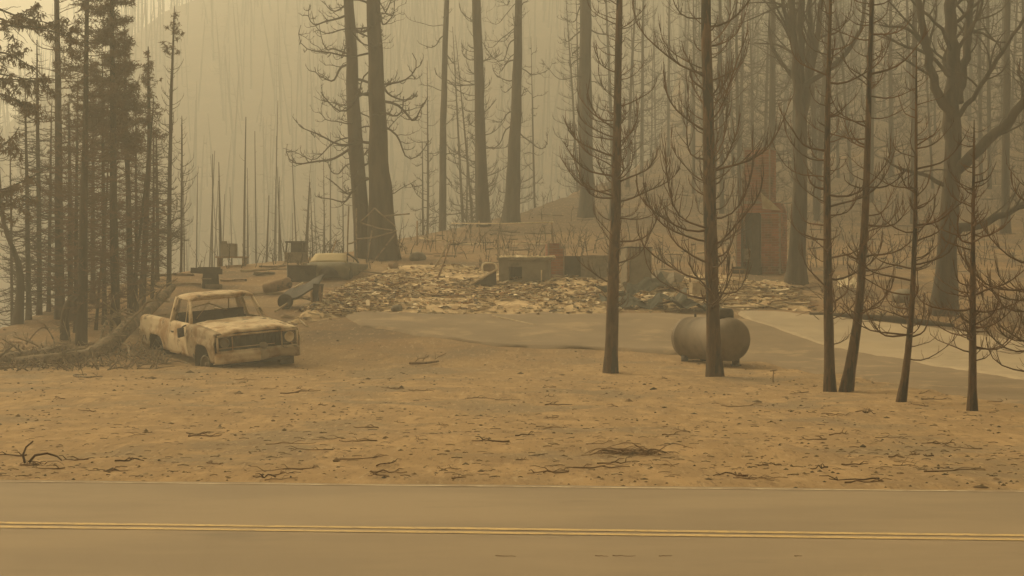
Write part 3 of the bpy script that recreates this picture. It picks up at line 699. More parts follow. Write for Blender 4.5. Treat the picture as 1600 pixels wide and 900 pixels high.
# ------------------------------------------------------------------ burned pickup truck
def rust_material(name, pale, rust, dark, s=2.2):
    m = mat(name, pale, rust, s, 0.85, 0.25, 30, c3=dark, s3=1.15, t=(0.44, 0.64), c3t=(0.55, 0.67), detail=10)
    return m
M['body'] = rust_material('burned_bare_steel', (0.64, 0.52, 0.355), (0.36, 0.22, 0.11), (0.12, 0.085, 0.05), 1.9)
M['body_scorch'] = rust_material('scorched_fender_steel', (0.36, 0.28, 0.18), (0.20, 0.125, 0.065), (0.08, 0.06, 0.042), 3.0)
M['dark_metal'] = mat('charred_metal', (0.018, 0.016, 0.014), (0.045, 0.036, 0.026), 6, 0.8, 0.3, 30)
M['grey_metal'] = mat('heat_greyed_metal', (0.15, 0.125, 0.09), (0.22, 0.18, 0.125), 5, 0.7, 0.2, 30, c3=(0.10, 0.07, 0.045))
M['ash_white'] = mat('white_ash_crust', (0.76, 0.66, 0.48), (0.58, 0.48, 0.33), 6, 0.95)

tyaw = -61.0
tg = Vector((-6.72, 50.15, 0)); 
truck = thing('burned_pickup', 'burned-out pale rusted pickup truck without glass or tyres beside fallen log', 'truck', (tg.x + .03, tg.y - .5, 0.13), (R(4.8), R(3.6), R(tyaw)))
truck.scale = (1, 1, 1.0)
XO, ZO = -2.45, -0.14
def T(x, y, z): return (x + XO, y, z + ZO)
def crown_y(z):
    return float(np.interp(z, [0.40, 0.58, 0.84, 0.90, 1.0, 1.16], [0.945, 0.985, 1.0, 0.972, 0.965, 0.93]))
def arch(ax, r=0.44, z0=0.36):
    def f(x, base):
        d = abs(x - ax)
        if d < r: return max(base, z0 + r * .94 * (1 - (d / r) ** 4) ** .25)
        return base
    return f
af, ar_ = arch(4.02), arch(1.06)
def panel(name, x0, x1, zlo, ztop, m, parent, side, arches=(), lip=0.0, n=44, dent=0.0, seed=1):
    xs = np.linspace(x0, x1, n)
    for a in arches: xs = np.sort(np.unique(np.concatenate([xs, a + 0.44 * np.cos(np.linspace(0, math.pi, 25))])))
    xs = xs[(xs >= x0) & (xs <= x1)]
    rows = np.linspace(0, 1, 11); P = []
    for x in xs:
        lo = zlo
        for a in arches: lo = arch(a)(x, lo)
        hi = ztop(x); line = []
        for t in rows:
            z = lo + (hi - lo) * t
            line.append(T(x, side * (crown_y(z) + dent * float(fbm(x * 2.3, z * 2.5, seed))), z))
        if lip: line.append(T(x, side * (crown_y(hi) - 0.03), hi + 0.015)); line.append(T(x, side * (crown_y(hi) - lip), hi + 0.02))
        P.append(line)
    bb = MB(); bb.grid(np.array(P), 0.02 * side)
    return bb.build(name, m, parent)
hood_z = lambda x: float(np.interp(x, [3.17, 4.0, 4.83], [1.155, 1.125, 1.06]))
for side in (-1, 1):
    panel('front_fender', 3.16, 4.83, 0.42, lambda x: hood_z(x) - 0.03, M['body_scorch'] if side < 0 else M['body'], truck, side, (4.02,), lip=0.13, dent=0.02, seed=3)
    dr = panel('door', 2.07, 3.145, 0.44, lambda x: 1.13, M['body'], truck, side, (), lip=0.05, dent=0.012, seed=8 + side)
    hb = MB(); hb.box(T(2.22, side * 1.0, 0.93), (0.14, 0.03, 0.035)); hb.build('handle', M['grey_metal'], dr)
    mb_ = MB()
    if side < 0:
        mb_.tube([T(3.02, -0.95, 1.13), T(3.03, -1.04, 1.10), T(3.04, -1.10, 1.02)], .018, 5); mb_.box(T(3.05, -1.10, 0.98), (0.05, 0.15, 0.21), (.15, .2, .2))
    else:
        mb_.tube([T(3.05, 0.93, 1.14), T(3.2, 1.02, 1.06), T(3.3, 1.12, 1.0)], .03, 5)
    mb_.build('mirror', M['dark_metal'], dr)
    panel('cab_corner', 1.925, 2.055, 0.44, lambda x: 1.14, M['body'], truck, side, (), lip=0.05, n=6)
    panel('bed_side', 0.04, 1.90, 0.47, lambda x: 1.13 if x > .1 else 1.1, M['body'], truck, side, (1.06,), lip=0.09, dent=0.03, seed=5)
    ib = MB(); ib.grid(np.array([[T(x, side * .86, z) for z in (0.55, 1.1)] for x in (0.06, 1.88)]), .015); ib.build('bed_inner_wall', M['dark_metal'], truck)
    wb = MB(); wb.lathe([(-.02, .47), (-.02, .44), (.28, .44)], T(4.02, side * .97, .36), (0, -side, 0), 26); wb.build('wheel_well', M['dark_metal'], truck)
    wb = MB(); wb.lathe([(-.02, .46), (-.02, .43), (.3, .43)], T(1.06, side * .97, .36), (0, -side, 0), 26); wb.build('wheel_well', M['dark_metal'], truck)
    # door window frame, pillars
    fr = MB()
    A0, A1 = np.array(T(3.11, side * .90, 1.13)), np.array(T(2.76, side * .745, 1.655))
    B1 = np.array(T(2.13, side * .755, 1.675)); B0 = np.array(T(2.09, side * .915, 1.13))
    def rc(P0, P1, P2, k=.16, n=6):
        a = P1 + (P0 - P1) * k; c = P1 + (P2 - P1) * k
        return [a * (1 - t) ** 2 + 2 * P1 * t * (1 - t) + c * t * t for t in np.linspace(0, 1, n)]
    fr.tube([A0] + rc(A0, A1, B1) + rc(A1, B1, B0) + [B0], .024, 6)
    vp0, vp1 = A0 + (B0 - A0) * .26, A1 + (B1 - A1) * .10
    fr.tube([vp0, vp1], .012, 5)
    fr.build('window_frame', M['body'], dr)
    pl = MB()
    pl.tube([T(3.19, side * .885, 1.12), T(3.0, side * .81, 1.40), T(2.80, side * .735, 1.665)], [.034, .028, .028], 6)
    pl.build('windshield_pillar', M['body'], truck)
    pl = MB(); pl.grid(np.array([[T(1.94 + .012 * t, side * (.93 - .18 * t), 1.13 + .55 * t), T(2.065 - .0 * t, side * (.935 - .18 * t), 1.13 + .55 * t)] for t in np.linspace(0, 1, 7)]), .03 * -side)
    pl.grid(np.array([[T(1.945, side * (.92 - .18 * t), 1.13 + .55 * t), T(1.945, side * (.76 - .12 * t), 1.13 + .55 * t)] for t in np.linspace(0, 1, 7)]), .02)
    pl.build('rear_pillar', M['body'], truck)
# roof: crowned pressing with a drip lip, sagged by the heat
xs = np.linspace(1.93, 2.86, 16); ys = np.linspace(-.76, .76, 19); P = []
for x in xs:
    row = []
    for y in ys:
        ex = min((x - 1.93), (2.86 - x)); ey = .76 - abs(y)
        z = 1.745 - .045 * math.exp(-ex / .05) - .055 * math.exp(-ey / .06) - .02 * (y / .8) ** 2 - .02 * math.exp(-((x - 2.5) ** 2 + (y - .1) ** 2) / .08)
        row.append(T(x, y, z + .008 * float(fbm(x * 4, y * 4, 3))))
    P.append(row)
rb = MB(); rb.grid(np.array(P), -.02); rb.build('roof', M['body'], truck)
# cab back wall, header
cb_ = MB(); cb_.grid(np.array([[T(1.935, y, z) for z in (.5, .8, 1.15)] for y in np.linspace(-.93, .93, 8)]), .02); cb_.build('cab_back_wall', M['dark_metal'], truck)
hd = MB(); hd.box(T(1.95, 0, 1.655), (.04, 1.45, .07)); hd.build('rear_header', M['body_scorch'], truck)
hd = MB(); hd.box(T(2.80, 0, 1.665), (.06, 1.46, .045), (0, .5, 0)); hd.build('windshield_header', M['body'], truck)
# interior
sb = MB(); sb.box(T(2.16, 0, 1.02), (.13, 1.55, .62), (0, -.2, 0)); sb.box(T(2.42, 0, .74), (.5, 1.55, .13)); sb.build('bench_seat', M['dark_metal'], truck)
db = MB(); db.box(T(3.02, 0, 1.03), (.25, 1.74, .16)); db.box(T(3.15, 0, .8), (.04, 1.8, .6)); db.build('dashboard', M['dark_metal'], truck)
st = MB(); st.lathe([(0, .17), (.02, .185), (.04, .17), (.02, .155), (0, .17)], T(2.82, .42, 1.1), (-.8, 0, .5), 18); st.tube([T(3.0, .42, 1.02), T(2.82, .42, 1.1)], .02, 5); st.build('steering_wheel', M['dark_metal'], truck)
hl = MB(); hl.tube([T(2.0, -.5, 1.4), T(2.25, -.1, 1.5), T(2.6, .2, 1.35)], .012, 4); hl.tube([T(2.0, .1, 1.62), T(2.3, -.2, 1.42), T(2.5, -.5, 1.2)], .012, 4); hl.tube([T(1.98, .5, 1.63), T(2.0, .47, 1.15)], .02, 4); hl.build('hanging_trim', M['pale_wood'], truck)
# hood with ridges and heat buckle
xs = np.linspace(3.165, 4.84, 30); ys = np.linspace(-.835, .835, 25); P = []
for x in xs:
    row = []
    for y in ys:
        z = hood_z(x) + .045 * (1 - (abs(y) / .83) ** 2.2) + .014 * math.exp(-((abs(y) - .46) / .05) ** 2)
        z -= .05 * math.exp(-(4.84 - x) / .035) + .03 * math.exp(-(.835 - abs(y)) / .02)
        z += .03 * float(fbm(x * 2.1, y * 2.1, 14)) - .035 * math.exp(-((x - 3.9) ** 2 + (y + .25) ** 2) / .12)
        row.append(T(x, y, z))
    P.append(row)
hb = MB(); hb.grid(np.array(P), -.02); hb.build('hood', M['body'], truck)
cw = MB(); cw.grid(np.array([[T(x, y, z) for (x, z) in ((3.10, 1.15), (3.17, 1.165))] for y in np.linspace(-.88, .88, 9)]), -.02); cw.build('cowl', M['body_scorch'], truck)
# front end: frame round the open grille, radiator, lamps
ff = MB()
ff.box(T(4.835, 0, 1.015), (.05, 1.86, .035)); ff.box(T(4.835, 0, .655), (.05, 1.9, .05))
for s_ in (-1, 1): ff.box(T(4.835, s_ * .935, .83), (.06, .035, .32))
ff.box(T(4.825, -.58, .83), (.03, .014, .3)); ff.box(T(4.825, .58, .83), (.03, .014, .3))
ff.box(T(4.838, -.25, .745), (.03, 1.3, .014))
ff.build('grille_frame', M['body'], truck)
gb = MB()
for y in np.linspace(-.54, .54, 13): gb.box(T(4.80, y, .85), (.012, .012, .27), (rnd.uniform(-.12, .12), 0, 0))
gb.build('grille_bars', M['dark_metal'], truck)
rb = MB(); rb.box(T(4.62, 0, .84), (.06, 1.3, .42)); rb.box(T(4.58, .0, .80), (.04, 1.78, .5)); rb.build('radiator', M['dark_metal'], truck)
for s_ in (-1, 1):
    hd = MB(); c0 = Vector(T(4.80, s_ * .76, .86)) 
    hd.lathe([(-.06, .02), (-.05, .07), (-.01, .105), (.03, .115), (.035, .10), (0, .085), (-.04, .05), (-.05, .0)], c0, (1, 0, 0), 18)
    o = hd.build('headlight', M['grey_metal'] if s_ < 0 else M['ash_white'], truck)
    for zz in (.985, .735):
        bz = MB(); bz.box(T(4.838, s_ * .76, zz), (.04, .28, .02)); bz.build('bezel', M['grey_metal'], o)
# bumper: pressed channel with wrapped ends, right half rustier and bent
for (nm, ylo, yhi, mm, bend) in (('bumper', -1.0, .02, 'body', 0.0), ('bumper', .025, 1.0, 'body_scorch', 0.05)):
    P = []
    for y in np.linspace(ylo, yhi, 12):
        wrap = .13 * max(0, (abs(y) - .82) / .18) ** 2
        dz = bend * math.sin((y - ylo) / (yhi - ylo) * math.pi) - (.04 if nm == 'x' else 0)
        P.append([T(4.93 + dx - wrap, y, zz + dz) for dx, zz in ((-.10, .63), (-.01, .625), (.02, .59), (.0, .545), (.02, .50), (.0, .43), (-.09, .41))])
    bb = MB(); bb.grid(np.array(P), .012); bb.build(nm, M[mm], truck)
lp = MB(); lp.lathe([(0, .0), (.01, .08), (.05, .10), (.09, .06), (.1, 0)], T(4.86, .12, .70), (.6, 0, .8), 14); lp.build('fallen_cap', M['grey_metal'], truck)
vb = MB(); vb.box(T(4.80, 0, .45), (.05, 1.6, .16)); vb.build('valance', M['dark_metal'], truck)
# bed, tailgate, frame
bf = MB(); bf.box(T(.97, 0, .58), (1.85, 1.72, .04)); bf.build('bed_floor', M['dark_metal'], truck)
tgp = MB(); tgp.grid(np.array([[T(.045, y, z) for z in (.52, .8, 1.12)] for y in np.linspace(-.92, .92, 8)]), .03); tgp.build('tailgate', M['body_scorch'], truck)
fm = MB()
for s_ in (-1, 1): fm.box(T(2.4, s_ * .42, .42), (4.6, .08, .14))
fm.box(T(4.1, 0, .62), (.8, .62, .45)); fm.tube([T(1.06, -.85, .3), T(1.06, .85, .3)], .06, 8); fm.tube([T(4.02, -.85, .3), T(4.02, .85, .3)], .05, 8)
fm.build('chassis', M['dark_metal'], truck)
for ax in (1.06, 4.02):
    for s_ in (-1, 1):
        wt = bpy.data.objects.new('wheel', None); col.objects.link(wt); wt.parent = truck; wt.location = T(ax, s_ * .84, .325 if ax > 3 else .33); wt.rotation_euler = (0, 0, R(12) if ax > 3 else 0)
        rm = MB(); rm.lathe([(-.10, .185), (-.09, .215), (-.06, .185), (0, .175), (.06, .185), (.09, .215), (.10, .185), (.06, .165), (.03, .155), (.03, .10), (.0, .09), (.02, .0)], (0, 0, 0), (0, s_, 0), 22)
        rm.build('rim', M['dark_metal'] if ax < 3 else M['grey_metal'], wt)
        hb = MB(); hb.lathe([(0, .07), (.07, .06), (.075, 0)], (0, 0, 0), (0, s_, 0), 12); hb.build('hub', M['grey_metal'], wt)
        tr = MB()                                            # ash ring and wire left from the tyre
        a = np.linspace(0, 2 * math.pi, 26)
        tr.tube([(.235 * math.cos(t), rnd.uniform(-.05, .05), .235 * math.sin(t) * (.9)) for t in a], .022, 5, False); tr.build('tyre_wire', M['dark_metal'], wt)

# ------------------------------------------------------------------ propane tank
M['tank'] = mat('scorched_tank_paint', (0.17, 0.130, 0.088), (0.125, 0.095, 0.064), 2.0, 0.75, 0.1, 30, c3=(0.09, 0.065, 0.042), c3t=(.52, .7), detail=9)
g = gpt(1113, 571); th = R(-66)
tank = thing('propane_tank', 'scorched grey propane tank on short legs behind the stout pine', 'tank', (g.x, g.y + .55, g.z), (0, 0, th))
tank.scale = (.9, .9, .95)
r_ = .50; hl_ = 1.42; zc = .60
prof = [(-hl_, 0.0)] + [(-hl_ + .40 * (1 - math.cos(a)), r_ * math.sin(a)) for a in np.linspace(.15, math.pi / 2, 9)] + [(-hl_ + .43, r_), (-hl_ + .435, r_ + .006), (-hl_ + .47, r_ + .006), (-hl_ + .475, r_)]
prof += [(-a, b_) for a, b_ in prof[::-1]]
tb = MB(); tb.lathe(prof, (0, 0, zc), (1, 0, 0), 40); tb.build('vessel', M['tank'], tank)
for x in (-.8, .8):
    for y in (-.27, .27):
        lb = MB(); lb.box((x, y, .09), (.16, .12, .2)); lb.box((x, y, .005), (.22, .18, .03)); lb.build('leg', M['dark_metal'], tank)
dm = MB(); dm.lathe([(-.06, .2), (.06, .215), (.16, .21), (.22, .17), (.25, 0)], (.74, -.0, zc + r_ - .02), (0, 0, 1), 20); dm.build('valve_dome', M['dark_metal'], tank)
lg = MB(); lg.lathe([(0, .03), (.08, .03), (.09, 0)], (-.75, 0, zc + r_ - .01), (0, 0, 1), 10); lg.build('lifting_lug', M['dark_metal'], tank)

# ------------------------------------------------------------------ fireplace chimney
M['brick'] = mat('smoked_red_brick', (0.32, 0.128, 0.072), (0.23, 0.10, 0.062), 2.0, 0.95, 0.2, 20, c3=(0.13, 0.09, 0.065), c3t=(.5, .68), attr=True)
M['mortar'] = mat('mortar', (0.26, 0.21, 0.16), (0.2, 0.16, 0.12), 5, 1.0)
M['concrete'] = mat('smoked_concrete', (0.23, 0.20, 0.15), (0.16, 0.14, 0.105), 2.5, 0.95, 0.2, 20, c3=(0.09, 0.08, 0.065), c3t=(.56, .7))
g = gpt(1192, 428)
chim = thing('brick_chimney', 'tall smoked red brick chimney with black firebox left standing', 'chimney', (g.x, g.y + .4, g.z - .1), (0, 0, R(-20)))
core = MB(); bricks = MB()
def brick_block(x0, x1, y0, y1, z0, z1, taper=None):
    n = int((z1 - z0) / .078)
    for k in range(n):
        z = z0 + k * .078; f = k / max(1, n - 1)
        a0, a1 = (x0, x1) if taper is None else (x0 + taper[0] * f, x1 - taper[1] * f)
        off = .11 if k % 2 else 0
        for (p0, p1, fixed, ax) in ((a0, a1, y0, 'x'), (a0, a1, y1, 'x'), (y0, y1, a0, 'y'), (y0, y1, a1, 'y')):
            u = p0 + .01 - off * .0
            u = p0 - (off if False else 0)
            first = .11 if k % 2 else .22
            while u < p1 - .03:
                L = min(first, p1 - u); first = .22
                c = rnd.uniform(.7, 1.15); cc = (c, c * rnd.uniform(.9, 1.05), c * rnd.uniform(.88, 1.08))
                if ax == 'x': bricks.box((u + L / 2, fixed + rnd.uniform(-.004, .004), z + .036), (L - .012, .09, .064), None, cc)
                else: bricks.box((fixed + rnd.uniform(-.004, .004), u + L / 2, z + .036), (.09, L - .012, .064), None, cc)
                u += L
    if taper is None: core.box(((x0 + x1) / 2, (y0 + y1) / 2, (z0 + z1) / 2), (x1 - x0 + .07, y1 - y0 + .07, z1 - z0))
brick_block(-.68, -.52, -.40, .40, .1, 2.0); brick_block(.10, .68, -.40, .40, .1, 2.0)
brick_block(-.68, .68, .25, .40, .1, 2.0)
brick_block(-.68, .68, -.40, .40, 2.0, 2.34, (.20, .08))
core.box((-.02, 0, 2.17), (1.0, .8, .36))
brick_block(-.44, .34, -.36, .36, 2.34, 4.05)
bricks.build('brickwork', M['brick'], chim, smooth=False)['kind'] = 'stuff'
core.build('mortar', M['mortar'], chim, smooth=False)
mt = MB(); mt.add([(.10, -.51, 2.62), (.74, -.51, 2.06), (.16, -.51, 2.12), (.10, -.44, 2.62), (.74, -.44, 2.06), (.16, -.44, 2.12)], [(0, 1, 4, 3), (1, 2, 5, 4), (2, 0, 3, 5)], [(0, 2, 1), (3, 4, 5)]); mt.build('plaster_patch', M['pale_wood'], chim, smooth=False)
mt = MB(); mt.box((-.25, -.45, 2.33), (.6, .05, .10)); mt.build('mantel_slot', M['concrete'], chim, smooth=False)
fb_ = MB(); fb_.box((-.20, -.46, 1.05), (.06, .08, 1.9)); fb_.box((-.50, -.46, 1.05), (.06, .08, 1.9)); fb_.box((-.35, -.46, 1.97), (.36, .08, .07)); fb_.box((-.35, -.1, 1.0), (.32, .05, 1.9)); fb_.box((-.05, -.455, 1.05), (.22, .05, 1.9)); fb_.build('firebox', M['dark_metal'], chim, smooth=False)
pn = MB(); pn.box((-.35, -.40, .72), (.24, .03, .34)); pn.box((-.35, -.42, .5), (.24, .05, .03)); pn.build('fire_screen', M['grey_metal'], chim, smooth=False)
hs = MB(); hs.box((-.3, -.62, .18), (.85, .45, .28)); hs.build('hearth', M['dark_metal'], chim, smooth=False)
pp = MB(); pp.tube([(.075, -.48, .1), (.075, -.48, 1.95)], .02, 6); pp.build('gas_pipe', M['brick'], chim)

# ------------------------------------------------------------------ rubble of the house
M['rubble'] = mat('ash_rubble', (1, 1, 1), (0.6, 0.58, 0.55), 6.0, 0.95, 0.3, 25, attr=True)
M['rubble_bed'] = mat('ash_and_rubble_bed', (0.57, 0.43, 0.255), (0.34, 0.235, 0.13), 2.6, 1.0, 0.9, 12, c3=(0.12, 0.085, 0.055), s3=1.4, t=(.4, .6), c3t=(.57, .66), detail=10)
PAL = [(.82, .70, .50), (.78, .63, .42), (.07, .05, .035), (.60, .48, .31), (.50, .37, .22), (.44, .30, .16), (.30, .19, .10), (.22, .15, .09), (.70, .57, .38), (.72, .62, .45), (.40, .22, .10), (.66, .52, .33), (.56, .40, .22)]
def bed(name, front, back, amp, seed, label):
    f = [gpt(*p) for p in front]; k = [gpt(*p) for p in back]; n, m_ = 150, 70
    def rs(pts):
        d = [0]
        for a, c in zip(pts, pts[1:]): d.append(d[-1] + (c - a).length)
        t = np.linspace(0, d[-1], n); return np.stack([np.interp(t, d, [p[i] for p in pts]) for i in range(2)], -1)
    Fp, Bp = rs(f), rs(k); s = np.linspace(0, 1, m_)
    XY = Fp[:, None, :] * (1 - s[None, :, None]) + Bp[:, None, :] * s[None, :, None]
    u = np.linspace(0, 1, n)[:, None]; e = np.minimum(np.minimum(u, 1 - u) * 14, np.minimum(s, 1 - s)[None] * 9); e = np.clip(e, 0, 1)
    XY[..., 1] += .5 * fbm(XY[..., 0] * .8, XY[..., 1] * .8, seed)
    H = amp * (.35 + .9 * np.clip(fbm(XY[..., 0] * .55, XY[..., 1] * .55, seed) + .45, 0, 1)) + .09 * fbm(XY[..., 0] * 3, XY[..., 1] * 3, seed + 2)
    Z = terrain(XY[..., 0], XY[..., 1]) + .03 + H * e - .09 * (1 - e)
    bb = MB(); bb.grid(np.concatenate([XY, Z[..., None]], -1))
    nrm = np.cross(np.append(XY[50, 20] - XY[49, 20], 0), np.append(XY[50, 21] - XY[50, 20], 0))[2]
    if nrm < 0: bb.q[0] = bb.q[0][:, ::-1]
    tag(bb.build(name, M['rubble_bed']), label, 'rubble', kind='stuff')
    return XY, Z
beds = [bed('rubble_bed', [(430, 512), (520, 500), (560, 494), (700, 494), (850, 496), (960, 490), (985, 486)], [(500, 470), (560, 440), (620, 413), (700, 412), (800, 425), (880, 436), (985, 440)], .10, 50, 'heap of pale ash and broken rubble of the burned house'),
        bed('rubble_bed', [(985, 488), (1100, 487), (1200, 486), (1280, 488)], [(985, 440), (1050, 425), (1130, 430), (1240, 440)], .08, 61, 'strewn rubble in front of the chimney')]
chips = MB(); rc_ = random.Random(5)
for (XY, Z), cnt in zip(beds, (9000, 2200)):
    n, m_ = Z.shape
    for k in range(cnt):
        i = rc_.randrange(2, n - 2); j = min(m_ - 2, max(1, int(rc_.triangular(0, m_, m_ * .3))))
        if vnoise(XY[i, j, 0] * .7, XY[i, j, 1] * .9, 71) + .3 * vnoise(XY[i, j, 0] * 3, XY[i, j, 1] * 3, 72) < rc_.uniform(-.35, .1): continue
        p = (XY[i, j, 0] + rc_.uniform(-.1, .1), XY[i, j, 1] + rc_.uniform(-.1, .1), Z[i, j] + rc_.uniform(-.015, .03))
        kind = rc_.random(); c = rc_.choice(PAL); v = rc_.uniform(.75, 1.15); c = tuple(x * v for x in c)
        rot = (rc_.gauss(0, .13), rc_.gauss(0, .12), rc_.gauss(0, .9))
        if kind < .45: chips.box(p, (rc_.uniform(.10, .42), rc_.uniform(.02, .055), rc_.uniform(.012, .03)), rot, c)
        elif kind < .75: chips.box(p, (rc_.uniform(.04, .13), rc_.uniform(.03, .10), rc_.uniform(.02, .06)), rot, c, .8)
        else:
            L = rc_.uniform(.10, .28); wd = rc_.uniform(.05, .14); q = rc_.uniform(.01, .06)
            V = np.array([(-L / 2, -wd / 2, 0), (0, -wd / 2, q), (L / 2, -wd / 2, 0), (-L / 2, wd / 2, 0), (0, wd / 2, q), (L / 2, wd / 2, 0)]) @ np.array(Euler(rot).to_matrix()).T + np.array(p)
            chips.add(V, [(0, 1, 4, 3), (1, 2, 5, 4)], None, c)
tag(chips.build('rubble_fragments', M['rubble'], smooth=False), 'broken pale and rusty fragments covering the rubble heap', 'rubble', kind='stuff')
def bed_z(x, y):
    best = tz(x, y)
    for XY, Z in beds:
        d2 = (XY[..., 0] - x) ** 2 + (XY[..., 1] - y) ** 2; k = np.unravel_index(np.argmin(d2), d2.shape)
        if d2[k] < .1: best = max(best, Z[k])
    return best
# boards that can be told apart on the heap
bmats = [M['pale_wood'], M['brown_wood'], M['deadwood'], M['ash_white']]
blab = ['long pale board lying on the rubble heap', 'brown burned board lying on the rubble heap', 'grey charred board lying on the rubble heap', 'short ash-white strip lying on the rubble heap']
for k in range(120):
    px, py = rc_.uniform(500, 960), rc_.uniform(432, 488)
    if k > 52: px, py = rc_.uniform(1010, 1260), rc_.uniform(448, 484)
    gg = gpt(px, py); kk = rc_.choice((0, 0, 0, 1, 1, 2, 3, 3, 3)); L = rc_.uniform(.5, 1.7) if kk != 3 else rc_.uniform(.3, .6)
    bb = MB(); bb.grid(np.array([[(t * L, y_, .02 * math.sin(t * 5 + k)) for y_ in (-.05, .05)] for t in np.linspace(-.5, .5, 6)]), .03)
    o = bb.build('charred_board', bmats[kk], None, False, (gg.x, gg.y, bed_z(gg.x, gg.y) + .06), (rc_.gauss(0, .12), rc_.gauss(0, .10), rc_.choice((0, math.pi)) + rc_.gauss(0, .7)))
    tag(o, blab[kk] + (' left of the leaning pole' if px < 680 else ' below the concrete block' if px < 880 else ' beside the slim pine' if px < 1000 else ' below the chimney'), 'board', 'boards on the rubble heap')
def sheet(name, label, px, py, L, W, rot, m, seed, lift=.15, folds=3, amp=.12, cat='metal sheet', group=None, d=None):
    gg = gpt(px, py) if d is None else gd(px, d); P = []
    for u in np.linspace(0, 1, 15):
        row = []
        for v in np.linspace(0, 1, 9):
            h = amp * abs(((u * folds + .3 * v + seed * .37) % 1) - .5) * 2 + .5 * amp * float(fbm(u * 3 + seed, v * 3, seed))
            row.append(((u - .5) * L, (v - .5) * W, h))
        P.append(row)
    bb = MB(); bb.grid(np.array(P), .008)
    return tag(bb.build(name, m, None, False, (gg.x, gg.y, bed_z(gg.x, gg.y) + lift), rot), label, cat, group)
M['green_metal'] = mat('scorched_green_roofing', (0.032, 0.036, 0.028), (0.055, 0.056, 0.042), 3, 0.9, 0.1, 20, c3=(0.12, 0.105, 0.075), c3t=(.6, .72))
for (px, py, L, W, rot, sd, lf, am, lb) in [(985, 482, 1.7, .9, (.25, .05, .1), 2, .16, .35, 'crumpled green roofing sheet at the foot of the refrigerator'),
        (1035, 484, 1.5, .9, (.35, -.2, -.25), 5, .2, .45, 'tent-folded green roofing sheet beside the tank'), (1085, 486, 1.4, .8, (.2, .15, .2), 8, .14, .35, 'ridged green roofing sheet nearest the propane tank'),
        (965, 470, 1.3, .8, (.3, .3, .6), 11, .2, .3, 'dark roofing sheet slumped against the slim pine'), (1010, 462, 1.2, .8, (.5, -.3, .2), 15, .25, .3, 'dark sheet folded before the refrigerator'),
        (1040, 452, 1.0, .8, (.8, .15, -.5), 17, .3, .12, 'flat grey panel tilted up in the rubble')]:
    sheet('roofing_sheet', lb, px, py, L, W * .8, rot, M['green_metal'] if sd != 17 else M['grey_metal'], sd, lf * .6, 2, am * .55)

# ------------------------------------------------------------------ burned appliances and fixtures
g = gpt(995, 458)
fr = thing('refrigerator', 'upright scorched refrigerator shell standing in the rubble', 'refrigerator', (g.x, g.y + .3, g.z - .1), (R(-2), R(1), R(14)))
b = MB(); b.box((0, .03, .68), (.74, .62, 1.40)); b.build('cabinet', M['grey_metal'], fr, False)
b = MB(); b.box((.03, -.31, .68), (.62, .05, 1.34)); b.build('door', M['concrete'], fr, False)
b = MB(); b.tube([(-.33, -.32, .05), (-.33, -.32, 1.36)], .025, 6); b.build('hinge_rail', M['brown_wood'], fr)
b = MB(); b.box((0, .02, 1.395), (.78, .66, .035)); b.build('top_panel', M['dark_metal'], fr, False)
g = gpt(822, 449)
hr = thing('concrete_hearth', 'grey concrete block with dark opening and ash on top in the rubble', 'hearth', (g.x, g.y + .4, g.z - .1), (0, 0, R(-6)))
b = MB(); b.box((-.62, 0, .45), (.30, .8, .9)); b.build('leg', M['concrete'], hr, False)
b = MB(); b.box((.32, 0, .45), (.80, .8, .9)); b.build('leg', M['concrete'], hr, False)
b = MB(); b.box((-.275, 0, .80), (.38, .78, .18)); b.box((-.275, .05, .16), (.38, .7, .3)); b.build('lintel', M['concrete'], hr, False)
b = MB(); b.box((-.275, .3, .5), (.38, .05, .5)); b.build('opening_back', M['dark_metal'], hr, False)  # dark colour paints in the shade at the back of the opening
b = MB(); b.box((0.0, 0, .94), (1.66, .92, .07)); b.build('top_slab', M['concrete'], hr, False)
b = MB()
for k in range(40): b.box((rnd.uniform(-.76, .76), rnd.uniform(-.42, .3), .99), (rnd.uniform(.05, .3), rnd.uniform(.05, .15), rnd.uniform(.02, .06)), (rnd.gauss(0, .2), rnd.gauss(0, .2), rnd.uniform(0, 6)))
b.build('ash_crust', M['ash_white'], hr, False)
b = MB(); b.box((.5, -.41, .3), (.04, .03, .6)); b.build('corner_strip', M['ash_white'], hr, False)
g = gpt(765, 432)
wm = thing('washer_drum', 'burned appliance front with pale rounded rim beside the concrete block', 'appliance', (g.x, g.y + .3, g.z - .02), (R(-14), 0, R(10)))
b = MB(); a = np.linspace(0, 2 * math.pi, 25); sq = [(.22 * np.sign(math.cos(t)) * abs(math.cos(t)) ** .6, 0, .26 + .17 * np.sign(math.sin(t)) * abs(math.sin(t)) ** .6) for t in a]
b.tube(sq, .03, 6, False); b.build('rim', M['ash_white'], wm)
b = MB(); b.box((0, .2, .26), (.44, .36, .34)); b.build('casing', M['brown_wood'], wm, False)
g = gpt(738, 452)
rp = thing('collapsed_lean_to', 'dark lean-to panel edged by a pale board beside the concrete block', 'panel', (g.x + .35, g.y, g.z), (0, 0, 0))
b = MB(); b.add([(-.5, 0, 0.05), (.35, 0, .55), (.35, 0, 0), (-.5, .3, 0.05), (.35, .3, .55), (.35, .3, 0)], [(0, 1, 4, 3), (1, 2, 5, 4)], [(0, 2, 1), (3, 4, 5)]); b.build('panel', M['dark_metal'], rp, False)
b = MB(); b.tube([(-.58, -.04, .02), (.38, -.04, .58)], .035, 4); b.build('edge_board', M['pale_wood'], rp, False)
